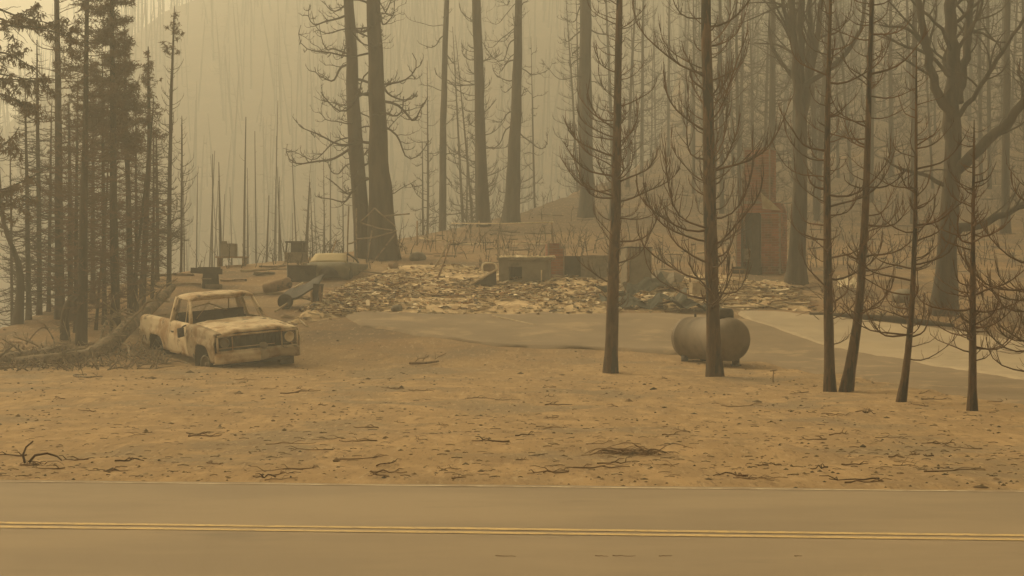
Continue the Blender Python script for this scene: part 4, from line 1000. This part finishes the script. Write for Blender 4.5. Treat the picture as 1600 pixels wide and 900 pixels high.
# brick stub
g = gpt(868, 440)
bs = thing('brick_stub', 'low broken stub of reddish brickwork behind the rubble', 'brickwork', (g.x, g.y + 1.0, tz(g.x, g.y + 1.0) - .05), (0, 0, R(8)))
bricks = MB(); core = MB(); brick_block(-.22, .22, -.22, .22, 0, .95); brick_block(-.22, .1, -.22, .22, .94, 1.1)
bricks.build('brickwork', M['brick'], bs, False)['kind'] = 'stuff'; core.build('mortar', M['mortar'], bs, False)
# low dark wall of burned sheet metal behind the slim pine
for (px, py, L, lab) in ((900, 446, 1.4, 'charred low metal panel standing behind the rubble'), (935, 446, 1.1, 'charred low panel leaning towards the slim pine')):
    sheet('charred_metal_sheet', lab, px, py, L, .7, (R(80), 0, rnd.uniform(-.2, .2)), M['dark_metal'] if px < 920 else M['grey_metal'], int(px), .3, 2, .06, 'panel', d=66.5)
# metal table frame, box, pale bundle, boulder on the right
g = gpt(1146, 442)
tf = thing('metal_frame', 'small rusty metal table frame left of the chimney hearth', 'frame', (g.x, g.y, g.z), (0, 0, .3))
for x in (-.3, .3):
    for y in (-.2, .2):
        b = MB(); b.tube([(x, y, -.05), (x * .95, y, .4)], .016, 5); b.build('leg', M['brown_wood'], tf)
b = MB(); b.tube([(-.3, -.2, .4), (.3, -.2, .4), (.3, .2, .4), (-.3, .2, .4), (-.3, -.2, .4)], .016, 5); b.build('top_frame', M['brown_wood'], tf)
def lump(name, label, px, py, r, m, cat, seed, squash=.7, d=None):
    gg = gpt(px, py) if d is None else gd(px, d); bb = MB(); P = []
    for i in range(9):
        ph = -math.pi / 2 + math.pi * i / 8; row = []
        for j in range(13):
            th_ = 2 * math.pi * j / 12; k = 1 + .5 * float(vnoise(math.cos(th_) * 1.5 + seed, math.sin(th_) * 1.5 + ph * 1.3, seed)) * math.cos(ph)
            row.append((r * k * math.cos(ph) * math.cos(th_), r * k * math.cos(ph) * math.sin(th_), r * squash * math.sin(ph) * k))
        P.append(row)
    bb.grid(np.array(P)[:, ::-1]); return tag(bb.build(name, m, None, True, (gg.x, gg.y, bed_z(gg.x, gg.y) + r * squash * .55)), label, cat)
lump('boulder', 'rounded grey boulder beside the giant pine', 652, 407, .26, M['concrete'], 'boulder', 4)
lump('boulder', 'dark boulder among twigs beside the bare oak', 1412, 472, .34, M['concrete'], 'boulder', 9)
lump('boulder', 'small dark stone on the rubble near the leaning pole', 620, 488, .16, M['concrete'], 'boulder', 13)
lump('boulder', 'brown stone at the back of the rubble', 614, 424, .17, M['brown_wood'], 'boulder', 15)
sheet('crumpled_foil', 'bright crumpled scrap sheet behind the paired pines', 1326, 455, .7, .4, (.6, .1, .2), M['ash_white'], 4, .15, 3, .2, 'scrap')
b = MB(); b.box((0, 0, .15), (.5, .35, .3)); b.box((0, 0, .31), (.53, .38, .03))
g = gpt(1092, 466); tag(b.build('scorched_box', M['pale_wood'], None, False, (g.x, g.y, bed_z(g.x, g.y)), (0, .05, .2)), 'pale scorched box half hidden by the stout pine', 'box')

# ------------------------------------------------------------------ poles and wire fence behind the rubble
g = gpt(590, 412)
pf = thing('collapsed_pole_frame', 'collapsed frame of thin pale poles tangled before the giant pine', 'frame', g)
D = g.y
def poles(root, lst, m, r=.022, dd=0.0, name='pole'):
    for (a, c) in lst:
        b = MB(); p0, p1 = pw(*a, D + dd) - g, pw(*c, D + dd + rnd.uniform(-.4, .4)) - g
        mid = (p0 + p1) / 2 + Vector((rnd.gauss(0, .02), 0, rnd.gauss(0, .02) - .02)); b.tube([p0, mid, p1], [r, r, r * .8], 5)
        b.build(name, m, root)
poles(pf, [((557, 325), (558, 413)), ((545, 322), (543, 413)), ((585, 325), (562, 347)), ((585, 325), (618, 354)), ((563, 348), (621, 361)), ((556, 374), (616, 362)), ((618, 365), (578, 415)), ((581, 360), (573, 413)), ((544, 381), (560, 373)), ((600, 338), (640, 334))], M['deadwood'], .027)
g = gd(790, 77); D = 77
wf = thing('wire_fence', 'wire fence with thin rails on leaning posts behind the rubble', 'fence', g)
poles(wf, [((652, 345), (652, 410)), ((667, 361), (668, 408)), ((711, 366), (711, 405)), ((748, 345), (748, 405)), ((862, 345), (866, 400))], M['brown_wood'], .03, 0, 'post')
poles(wf, [((705, 349), (865, 347)), ((715, 381), (862, 381)), ((745, 349), (762, 350)), ((655, 372), (712, 378))], M['ash_white'], .022, 0, 'wire')
for (a, c, lab, m, dd) in [((705, 375), (680, 446), 'slanting brown pole stuck in the rubble heap', 'brown_wood', 64.5), ((700, 378), (678, 410), 'thin pale pole leaning behind the slanting brown one', 'pale_wood', 68), ((525, 376), (503, 432), 'dark pole leaning over the pale car panel', 'brown_wood', 66.8),
        ((850, 366), (834, 372), 'pale stick caught on the wire fence', 'pale_wood', 76.9), ((785, 378), (799, 398), 'thin pale stake above the concrete block', 'pale_wood', 68), ((1130, 388), (1131, 432), 'thin upright stake left of the chimney', 'brown_wood', 67), ((1077, 424), (1079, 462), 'thin upright stake beside the stout pine', 'brown_wood', 62)]:
    b = MB(); p0, p1 = pw(*a, dd), pw(*c, dd); p1.z = min(p1.z, bed_z(p1.x, p1.y) - .05)
    g0 = p1.copy(); b.tube([p0 - g0, (p0 + p1) / 2 - g0 + Vector((.015, 0, -.02)), Vector((0, 0, 0))], [.02, .028, .032], 6)
    tag(b.build('leaning_pole', M[m], None, True, g0), lab, 'pole')

# ------------------------------------------------------------------ wrecks and gear on the upper yard
g = gpt(512, 438)
cw_ = thing('burned_car', 'burned car wreck with pale raised lid and greenish body beside the giant pines', 'car', (g.x, g.y + .9, g.z - .03), (0, 0, R(-6)))
cw_.scale = (.92, 1, .8)
M['olive'] = mat('heat_faded_green_steel', (0.13, 0.118, 0.072), (0.09, 0.08, 0.052), 3, .8, .2, 20, c3=(.09, .075, .05))
M['pale_lid'] = mat('pale_ash_coated_steel', (0.42, 0.35, 0.21), (0.36, 0.29, 0.17), 2, .85, .1, 20)
P = []
for x in np.linspace(-.78, .78, 21):                     # nose of the body, rounded at the fenders
    e = max(0, (abs(x) - .45) / .33); row = []
    for (yy, zz) in ((-.95, .12), (-1.02, .3), (-1.0, .5), (-.9, .62), (-.5, .72), (.2, .76), (1.6, .76)):
        row.append((x, yy + .28 * e ** 2, zz - .13 * e ** 2.2))
    P.append(row)
b = MB(); b.grid(np.array(P), .02); b.build('body', M['olive'], cw_)
for s_ in (-1, 1):
    b = MB(); b.grid(np.array([[(s_ * .80, y, z) for z in (.15, .4, .68)] for y in np.linspace(-.6, 2.6, 8)]), .02 * s_); b.build('side_panel', M['olive'], cw_)
    b = MB(); b.lathe([(-.05, .2), (0, .23), (.12, .23), (.15, .1), (.15, 0)], (s_ * .68, -.45, .2), (s_, 0, 0), 16); b.build('wheel', M['dark_metal'], cw_)
b = MB(); a_ = np.linspace(0, math.pi, 13); b.prism([(.16 + .34 * math.cos(t), .16 + .36 * math.sin(t)) for t in a_], 'y', -1.06, -.9); b.build('opening_shade_plate', M['dark_metal'], cw_)  # solid half-round plate on the nose; its dark colour paints an opening's shade
b = MB(); b.grid(np.array([[(x * (1.0 - .16 * t), -.35 + .45 * t, .74 + .32 * t + .02 * math.cos(x * 3)) for x in np.linspace(-.62, .62, 7)] for t in np.linspace(0, 1, 6)]), -.03); b.build('raised_lid', M['pale_lid'], cw_)
b = MB(); b.box((0, -.38, .71), (1.26, .05, .06)); b.box((.5, -.40, .72), (.2, .06, .05)); b.build('lid_edge', M['pale_lid'], cw_, False)
b = MB(); b.tube([(.55, .15, 1.05), (.75, .6, .85), (.78, .9, .72)], .035, 5); b.tube([(-.55, .15, 1.03), (-.6, .6, .74)], .04, 5); b.build('roof_pillar', M['dark_metal'], cw_)
g = gpt(470, 440)
cb2 = thing('charred_cabinet', 'dark square metal cabinet in front of the burned car', 'cabinet', (g.x, g.y + .2, g.z - .05), (0, 0, R(8)))
b = MB(); b.box((0, 0, .26), (.86, .5, .54)); b.build('body', M['dark_metal'], cb2, False)
b = MB(); b.box((0, 0, .545), (.90, .54, .03)); b.build('lid', M['grey_metal'], cb2, False)
g = gd(463, 71)
cb3 = thing('charred_cab', 'dark empty cab frame behind the square metal cabinet', 'machine', (g.x, g.y, g.z - .02), (0, 0, R(-12)))
b = MB(); b.box((0, 0, .15), (.62, .6, .4)); b.build('base', M['grey_metal'], cb3, False)
for x in (-.28, .28):
    b = MB(); b.tube([(x, -.25, .33), (x * .9, -.2, .68)], .03, 5); b.build('post', M['dark_metal'], cb3)
b = MB(); b.box((0, 0, .69), (.6, .5, .05)); b.box((0, .2, .5), (.5, .04, .34)); b.build('roof', M['dark_metal'], cb3, False)
# tipped trailer and water heater left of the rubble
g = gpt(468, 484)
tr_ = thing('tipped_trailer', 'charred small trailer tipped on its side beside the rubble', 'trailer', (g.x, g.y + .3, g.z), (0, 0, R(-10)))
b = MB(); b.grid(np.array([[(-.62 + 1.1 * u, v * .7 - .1, .12 + .48 * u + .34 * v + .03 * math.sin(u * 9)) for v in np.linspace(0, 1, 6)] for u in np.linspace(0, 1, 9)]), .05); b.build('deck', M['dark_metal'], tr_, False)
b = MB(); b.box((.44, .1, .34), (.16, .5, .7), (0, .1, 0)); b.build('end_board', M['dark_metal'], tr_, False)
b = MB(); b.tube([(.55, -.1, .62), (.62, -.12, .0)], .045, 5); b.tube([(.35, -.2, .5), (.38, -.22, -.02)], .03, 5); b.build('leg', M['brown_wood'], tr_)
b = MB(); b.lathe([(-.03, .17), (0, .21), (.1, .21), (.13, .17), (.1, .1), (.08, 0)], (-.38, -.16, .2), (.2, -1, .1), 18); b.build('wheel', M['dark_metal'], tr_)
b = MB(); b.tube([(-.15, -.1, .58), (.1, -.1, .72)], .02, 5); b.build('drawbar', M['ash_white'], tr_)
g = gpt(432, 464)
wh = thing('water_heater', 'rusty cylinder water heater lying tilted behind the tipped trailer', 'water heater', (g.x, g.y + .5, g.z + .2), (0, R(-14), R(-8)))
b = MB(); b.lathe([(-.42, 0), (-.42, .12), (-.38, .17), (.36, .17), (.41, .12), (.42, 0)], (0, 0, .12), (1, 0, 0), 20); b.build('cylinder', M['brown_wood'], wh)
b = MB(); b.tube([(.42, 0, .17), (.52, 0, .18)], .02, 6); b.build('pipe', M['dark_metal'], wh)
# stacked charred gear left of that
g = gpt(326, 452)
sk = thing('charred_engine', 'dark charred engine block with wide flat top on the upper yard', 'machine', (g.x, g.y + .3, g.z), (0, 0, .1))
b = MB(); b.box((0.02, 0, .22), (.50, .45, .46), None, None, .9); b.build('block', M['dark_metal'], sk, False)
b = MB(); b.box((-.1, 0, .53), (.92, .5, .16), (0, .04, 0)); b.box((-.02, 0, .62), (.66, .4, .05)); b.build('top_plate', M['dark_metal'], sk, False)
b = MB(); b.box((.12, -.28, .08), (.5, .1, .12)); b.box((-.1, -.26, .3), (.3, .06, .03)); b.build('skid', M['grey_metal'], sk, False)
g = gd(358, 70)
sk = thing('scorched_drum_rack', 'grey boxy appliance on a plank rack behind the engine block', 'appliance', (g.x, g.y, g.z), (0, 0, -.1))
b = MB(); b.box((0, 0, .5), (.46, .4, .42)); b.box((-.16, 0, .74), (.12, .3, .1)); b.build('casing', M['concrete'], sk, False)
b = MB(); b.box((.1, 0, .27), (1.0, .5, .05)); b.build('shelf', M['brown_wood'], sk, False)
for x in (-.32, .5): 
    b = MB(); b.box((x, 0, .1), (.06, .4, .32)); b.build('leg', M['brown_wood'], sk, False)
for (px, py, L, rz, lab, m) in [(255, 432, 1.9, .05, 'long brown plank lying at the edge of the upper yard', 'brown_wood'), (272, 447, 1.6, .1, 'thin pale plank on the bank behind the truck', 'pale_wood'), (395, 462, 2.6, .04, 'pale pole lying along the bank behind the pickup roof', 'pale_wood'),
        (398, 425, .9, -.2, 'pinkish sheet scrap beside the plank rack', 'pale_wood'), (412, 430, .7, .5, 'small grey slab beside the plank rack', 'concrete'), (437, 418, 1.3, 0.0, 'low grey board behind the water heater', 'deadwood'), (365, 440, .8, .3, 'short dark board on the upper yard', 'brown_wood')]:
    g = gpt(px, py); b = MB(); b.grid(np.array([[(t * L, y_, .02 * math.sin(t * 6)) for y_ in (-.07, .07)] for t in np.linspace(-.5, .5, 6)]), .05)
    tag(b.build('yard_plank', M[m], None, False, (g.x, g.y, g.z + .07), (rnd.uniform(-.2, .2), 0, rz)), lab, 'plank')

# ------------------------------------------------------------------ fallen logs and branches left of the truck
def log(name, label, pts, rads, m='deadwood', seed=1, cat='log', twigs=0, ground=True, tl=.8):
    base = Vector(pts[0]); P = [np.array(Vector(p) - base) for p in pts]; rng = random.Random(seed)
    d = np.concatenate([[0], np.cumsum([np.linalg.norm(P[i + 1] - P[i]) for i in range(len(P) - 1)])]); n = max(8, int(d[-1] / .12)); t = np.linspace(0, d[-1], n)
    Q = np.stack([np.interp(t, d, [p[i] for p in P]) for i in range(3)], -1)
    for _ in range(6): Q[1:-1] = (Q[:-2] + 2 * Q[1:-1] + Q[2:]) / 4
    rr = np.interp(t, d, rads) * (1 + .25 * np.array([float(vnoise(x * 2.2, seed, seed)) for x in t]))
    root = thing(name, label, cat, base)
    b = MB(); b.tube(Q, rr, 10); b.build('stem', M[m], root)
    if twigs:
        for k in range(twigs):
            b = MB()
            i = rng.randrange(1, n - 1); dv = unit(Q[min(n - 1, i + 1)] - Q[i])
            broad_limb(b, rng, [Q[i]] + [Q[i] + (unit(dv + np.array([rng.gauss(0, .9), rng.gauss(0, .6), rng.uniform(.1, 1.2)]))) * tl * rng.uniform(.4, 1.1) * s_ for s_ in (.5, 1.0)], rr[i] * .3, .012, 4, 1)
            b.build('branch', M[m], root)
    return root
def gp(px, py, up): p = gpt(px, py); return Vector((p.x, p.y, p.z + up))
def dp(px, py, d): return pw(px, py, d)
log('fallen_log', 'thick fallen log rising from the ground to a broken raised end behind the pickup', [gp(20, 572, .08), gp(85, 572, .14), dp(140, 555, 49.6), dp(175, 535, 50.5), dp(200, 510, 51.5), dp(235, 483, 53), dp(270, 448, 55)], [.10, .14, .15, .19, .17, .14, .09], 'deadwood', 3, twigs=14, tl=.9)
log('fallen_log', 'grey fallen log lying flat on the soil by the dirt bank', [gp(-30, 576, .1), gp(30, 566, .12), gp(70, 560, .12), gp(112, 548, .1)], [.13, .14, .11, .06], 'deadwood', 5, twigs=8, tl=.7)
log('arched_root', 'dark arched stump curving up beside the trunk on the dirt bank', [gp(102, 530, -.05), dp(100, 490, 52), dp(106, 470, 52.2), dp(122, 458, 52.5), dp(140, 452, 53)], [.14, .10, .09, .06, .03], 'bark', 7, 'stump')
rg3 = random.Random(19)
for k, (pts, r, m, lab) in enumerate([
    ([(0, 578, .03), (60, 572, .05), (110, 577, .03)], .03, 'deadwood', 'bare grey branch along the near side of the fallen log'),
    ([(150, 560, .05), (165, 535, .5), (200, 520, .62), (222, 515, .3)], .03, 'deadwood', 'arched bare branch over the thick fallen log'),
    ([(15, 540, .1), (35, 552, .25), (55, 565, .1)], .03, 'brown_wood', 'brown forked branch leaning on the flat log'),
    ([(35, 552, .1), (60, 540, .4), (75, 530, .3)], .025, 'brown_wood', 'short brown branch sticking up from the logs'),
    ([(195, 575, .03), (215, 568, .05), (235, 560, .03)], .02, 'brown_wood', 'brown stick on the soil before the rear wheel'),
    ([(115, 588, .02), (135, 592, .03), (160, 590, .02)], .02, 'deadwood', 'curved dry stick lying in front of the log'),
    ([(180, 540, .1), (200, 560, .3), (205, 575, .05)], .022, 'deadwood', 'hooked branch hanging from the fallen log'),
    ([(215, 560, .05), (228, 540, .4), (240, 545, .1)], .02, 'deadwood', 'twisted branch beside the rear wheel'),
    ([(0, 520, .5), (12, 500, .9), (30, 490, 1.0)], .022, 'twig_dark', 'thin bare branch above the edge of the valley')]):
    log('fallen_branch', lab, [gp(*p) for p in pts], [r, r * .9, r * .5] if len(pts) == 3 else [r, r, r * .8, r * .5], m, 40 + k, 'branch', 3, tl=.35)
tw = MB()
for k in range(330):
    px = rg3.uniform(0, 260); py = rg3.uniform(548, 582) if px < 250 else 570
    g = gpt(px, py); a = rg3.uniform(0, 6.3); L = rg3.uniform(.15, .6); h = rg3.uniform(0.02, .3)
    tw.tube([(g.x, g.y, g.z + .02), (g.x + math.cos(a) * L * .5, g.y + math.sin(a) * L * .3, g.z + h), (g.x + math.cos(a) * L, g.y + math.sin(a) * L * .6, g.z + h * rg3.uniform(.0, 1.4))], [.016, .012, .006], 4, False)
tag(tw.build('brushwood', M['deadwood']), 'tangle of small dry brushwood around the fallen logs', 'brushwood', kind='stuff')
# pale dead branches in front of the trailer
for k, (pts, lab) in enumerate([([(430, 490, .05), (465, 478, .25), (490, 482, .2), (510, 484, .1)], 'bleached forked branch lying before the tipped trailer'), ([(440, 497, .03), (462, 500, .08), (480, 512, .03)], 'bleached stick between the truck hood and the rubble'),
        ([(770, 498, .05), (800, 504, .05), (838, 512, .04)], 'long pale pole lying on the driveway pad'), ([(640, 570, .03), (660, 573, .06), (685, 568, .05)], 'dark branch on the soil before the driveway pad')]):
    log('dead_branch', lab, [gp(*p) for p in pts], [.03, .028, .02] if len(pts) == 3 else [.03, .028, .024, .015], 'pale_wood' if k < 3 else 'brown_wood', 60 + k, 'branch', 3 if k != 2 else 0, tl=.4)
# dark log strip beside the upper driveway, under the oak
log('fallen_log', 'long charred log lying along the upper edge of the driveway', [gp(1265, 497, .06), gp(1340, 500, .07), gp(1420, 506, .07), gp(1490, 512, .05)], [.09, .10, .09, .05], 'bark', 23, twigs=3, tl=.5)
tw = MB()
for k in range(220):
    px = rg3.uniform(1280, 1640); py = rg3.uniform(455, 510) + (px - 1280) * .03
    g = gpt(px, py); a = rg3.uniform(0, 6.3); L = rg3.uniform(.2, .9); h = rg3.uniform(0.02, .5)
    tw.tube([(g.x, g.y, g.z), (g.x + math.cos(a) * L * .5, g.y + math.sin(a) * L * .3, g.z + h), (g.x + math.cos(a) * L, g.y + math.sin(a) * L * .6, g.z + h * rg3.uniform(.2, 1.5))], [.014, .01, .006], 3, False)
tag(tw.build('brushwood', M['twig']), 'burned brushwood under the bare oak', 'brushwood', kind='stuff')
# ------------------------------------------------------------------ litter on the verge and the road
def twig_obj(px, py, L, a, r, m, label, group, seed, h=.02, name='fallen_twig', z=None, kids=2):
    g = gpt(px, py); rng = random.Random(seed); b = MB(); P = []; x = y = 0; aa = a
    for k in range(7):
        P.append((x, y, 0.0)); aa += rng.gauss(0, .12); x += math.cos(aa) * L / 6; y += math.sin(aa) * L / 6
    P = np.array(P); P[:, :2] -= P[:, :2].mean(0)
    for q in P: q[2] = (tz(g.x + q[0], g.y + q[1]) if z is None else z) - g.z + r * .8 + abs(rng.gauss(0, h * .5))
    b.tube(P, r * np.linspace(1, .45, 7), 5)
    for k in range(kids):
        i = rng.randrange(1, 6); a2 = a + rng.choice((-1, 1)) * rng.uniform(.4, .9); l2 = L * rng.uniform(.15, .4)
        e = P[i] + np.array([math.cos(a2) * l2, math.sin(a2) * l2, rng.uniform(0, h * 2)]); b.tube([P[i], (P[i] + e) / 2 + np.array([0, 0, h]), e], r * np.array([.6, .5, .3]), 4)
    return tag(b.build(name, M[m], None, True, g), label, 'twig', group)
def twig_label(px, py):
    a = 'beside the road edge' if py > 722 else 'midway between road and trees' if py > 655 else 'far back from the road'
    c = ('below the fallen logs' if px < 230 else 'below the pickup' if px < 480 else 'below the rubble heap' if px < 900 else 'below the propane tank' if px < 1220 else 'below the paired pines')
    return 'short burned twig on the verge ' + a + ' ' + c
for k in range(84):
    py = rg3.uniform(592, 745) if k % 5 else rg3.uniform(725, 752); px = rg3.uniform(5, 1595)
    if py > 745 + 18 * px / 1600: continue
    twig_obj(px, py, rg3.uniform(.12, .5), rg3.choice((0, math.pi)) + rg3.gauss(0, .45), rg3.uniform(.004, .010), rg3.choice(('twig', 'brown_wood', 'brown_wood')), twig_label(px, py), 'twigs scattered on the verge', k)
for (px, py, L, lab, m, r) in [(470, 613, .9, 'dark flat stick on the soil in front of the pickup', 'twig_dark', .02), (455, 696, .75, 'thin curved twig lying parallel to the road on the verge', 'twig', .009), (940, 733, .7, 'forked brown stick lying beside the road edge', 'brown_wood', .014), (570, 718, .7, 'dark twig on the verge just off the asphalt', 'twig_dark', .012), (440, 752, .4, 'curved twig lying across the edge line of the road', 'brown_wood', .009), (1490, 738, .8, 'branched brown twig beside the road edge', 'brown_wood', .013), (1350, 756, .45, 'small dark twig clump at the asphalt edge', 'twig_dark', .015), (1190, 748, .6, 'scraggly twigs close to the asphalt', 'brown_wood', .01), (320, 684, .5, 'dark splinter lying amid the verge litter', 'twig_dark', .016), (1160, 636, .8, 'straight stick lying below the propane tank', 'twig', .012)]:
    twig_obj(px, py, L * .8, rg3.gauss(0, .3), r * .6, 'brown_wood', lab, None, int(px), .02, 'fallen_stick', None, 2)
for (px, py, L, lab) in [(940, 877, .09, 'short dark bark strip lying on the asphalt'), (975, 882, .15, 'curved twig lying on the asphalt'), (1040, 888, .09, 'thin pale twig lying on the asphalt'), (1247, 886, .05, 'small dark crumb of bark on the asphalt'), (790, 884, .14, 'brown smear of needles on the asphalt')]:
    twig_obj(px, py, L, rg3.gauss(0, .3), .003, 'brown_wood', lab, None, int(px), .004, 'road_litter', .008, 0)
# two tangles of branches near the road
def tangle(label, px, py, n, Rr, seed, curls):
    g = gpt(px, py); rng = random.Random(seed); root = thing('branch_tangle', label, 'branch', g); b = MB()
    for k in range(n):
        a = rng.uniform(0, 6.3); L = Rr * rng.uniform(.5, 1.3); st = np.array([rng.gauss(0, Rr * .3), rng.gauss(0, Rr * .15), .01])
        S = curve_branch(rng, st, rng.choice((0, math.pi)) + rng.gauss(0, .6), L, rng.uniform(.2, .9), rng.uniform(-.9, -.3), 1, 7, .2); S[:, 2] = np.maximum(S[:, 2], .005)
        b.tube(S, .006 * np.linspace(1, .4, 7), 4)
    b.build('twig_bundle', M['brown_wood'], root)
    b = MB()
    for c in curls:
        b.tube([np.array(q) for q in c], np.linspace(.014, .008, len(c)), 5)
    if curls: b.build('curled_branch', M['twig'], root)
tangle('small tangle with two curled branches standing up on the verge', 55, 727, 14, .22, 3, [[(-.1, 0, .02), (-.12, 0, .10), (-.09, 0, .18), (-.02, 0, .24)], [(-.06, 0, .03), (0.0, 0, .10), (.12, 0, .12), (.22, 0, .09), (.27, -.02, .05)]])
tangle('grey heap of tangled dry twigs lying on the verge', 985, 711, 46, .42, 4, [])
b = MB(); rl = random.Random(31)
for k in range(900):
    py = 585 + 165 * rl.random() ** .7; px = rl.uniform(-20, 1620)
    d = 5772 / max(1, py - HOR); 
    x = (px - 800) / F_PX * d
    if road_d(x, d) < .15: continue
    a = rl.choice((0, math.pi)) + rl.gauss(0, .6); L = rl.uniform(.03, .12); r = rl.uniform(.002, .004); z = tz(x, d)
    v = rl.random(); c = (.10, .065, .035) if v < .6 else (.06, .045, .03) if v < .85 else (.42, .33, .21)
    b.tube([(x, d, z + r), (x + math.cos(a) * L * .5, d + math.sin(a) * L * .5, z + r + .006), (x + math.cos(a) * L, d + math.sin(a) * L, z + r)], r, 3, True, c)
tag(b.build('verge_litter', M['rubble']), 'fine needles and charcoal crumbs scattered over the verge', 'litter', kind='stuff')
g = gpt(1208, 598); b = MB(); b.tube([(0, 0, -.05), (.0, 0, .12), (.01, 0, .24)], [.012, .011, .009], 5); b.tube([(-.06, 0, .22), (.08, 0, .24)], .012, 4)
tag(b.build('marker_stake', M['brown_wood'], None, True, g), 'short brown stake in the soil below the driveway', 'stake')

# ------------------------------------------------------------------ clods, pebbles and bark crumbs of the burned soil
cb4 = MB(); rl = random.Random(41)
OCT = np.array([(1, 0, 0), (0, 1, 0), (-1, 0, 0), (0, -1, 0), (0, 0, 1), (0, 0, -1)], float)
OT = [(0, 1, 4), (1, 2, 4), (2, 3, 4), (3, 0, 4), (1, 0, 5), (2, 1, 5), (3, 2, 5), (0, 3, 5)]
for k in range(4200):
    d = 18.5 + 38 * rl.random() ** 1.25; px = rl.uniform(-60, 1660); x = (px - 800) / F_PX * d
    rd = road_d(x, d)
    if rd < .02: continue
    cl_ = float(vnoise(x * .8, d * .5, 91)) + .6 * float(vnoise(x * 2.7, d * 1.6, 92))
    if cl_ < rl.uniform(-.45, .25): continue
    s_ = rl.uniform(.006, .02) * (2.2 if rl.random() < .05 else 1) * (1.3 if d > 35 else 1); v = rl.random()
    c = (.24, .165, .09) if v < .35 else (.13, .09, .05) if v < .65 else (.06, .045, .03) if v < .82 else (.42, .33, .21)
    V = OCT * np.array([rl.uniform(.8, 2.2), rl.uniform(.8, 1.8), rl.uniform(.4, .9)]) * s_
    a = rl.uniform(0, 6.3); ca, sa = math.cos(a), math.sin(a); V = V @ np.array([[ca, sa, 0], [-sa, ca, 0], [0, 0, 1]])
    cb4.add(V + np.array([x, d, tz(x, d) + s_ * .15]), None, OT, c)
tag(cb4.build('soil_clods', M['rubble'], smooth=False), 'small clods and bark crumbs strewn over the burned soil', 'soil', kind='stuff')
#HAZE
hz = MB(); hz.box((0, 212, 50), (440, 490, 126))
HAZE = 0.0038
hm = bpy.data.materials.new('smoke_haze'); hm.use_nodes = True
hn = hm.node_tree.nodes; hn.clear(); ho = hn.new('ShaderNodeOutputMaterial'); hv = hn.new('ShaderNodeVolumePrincipled')
hv.inputs['Color'].default_value = (0.73, 0.745, 0.715, 1); hv.inputs['Density'].default_value = HAZE; hv.inputs['Anisotropy'].default_value = 0.5
hm.node_tree.links.new(hv.outputs[0], ho.inputs['Volume'])
tag(hz.build('haze', hm, smooth=False), kind='stuff')
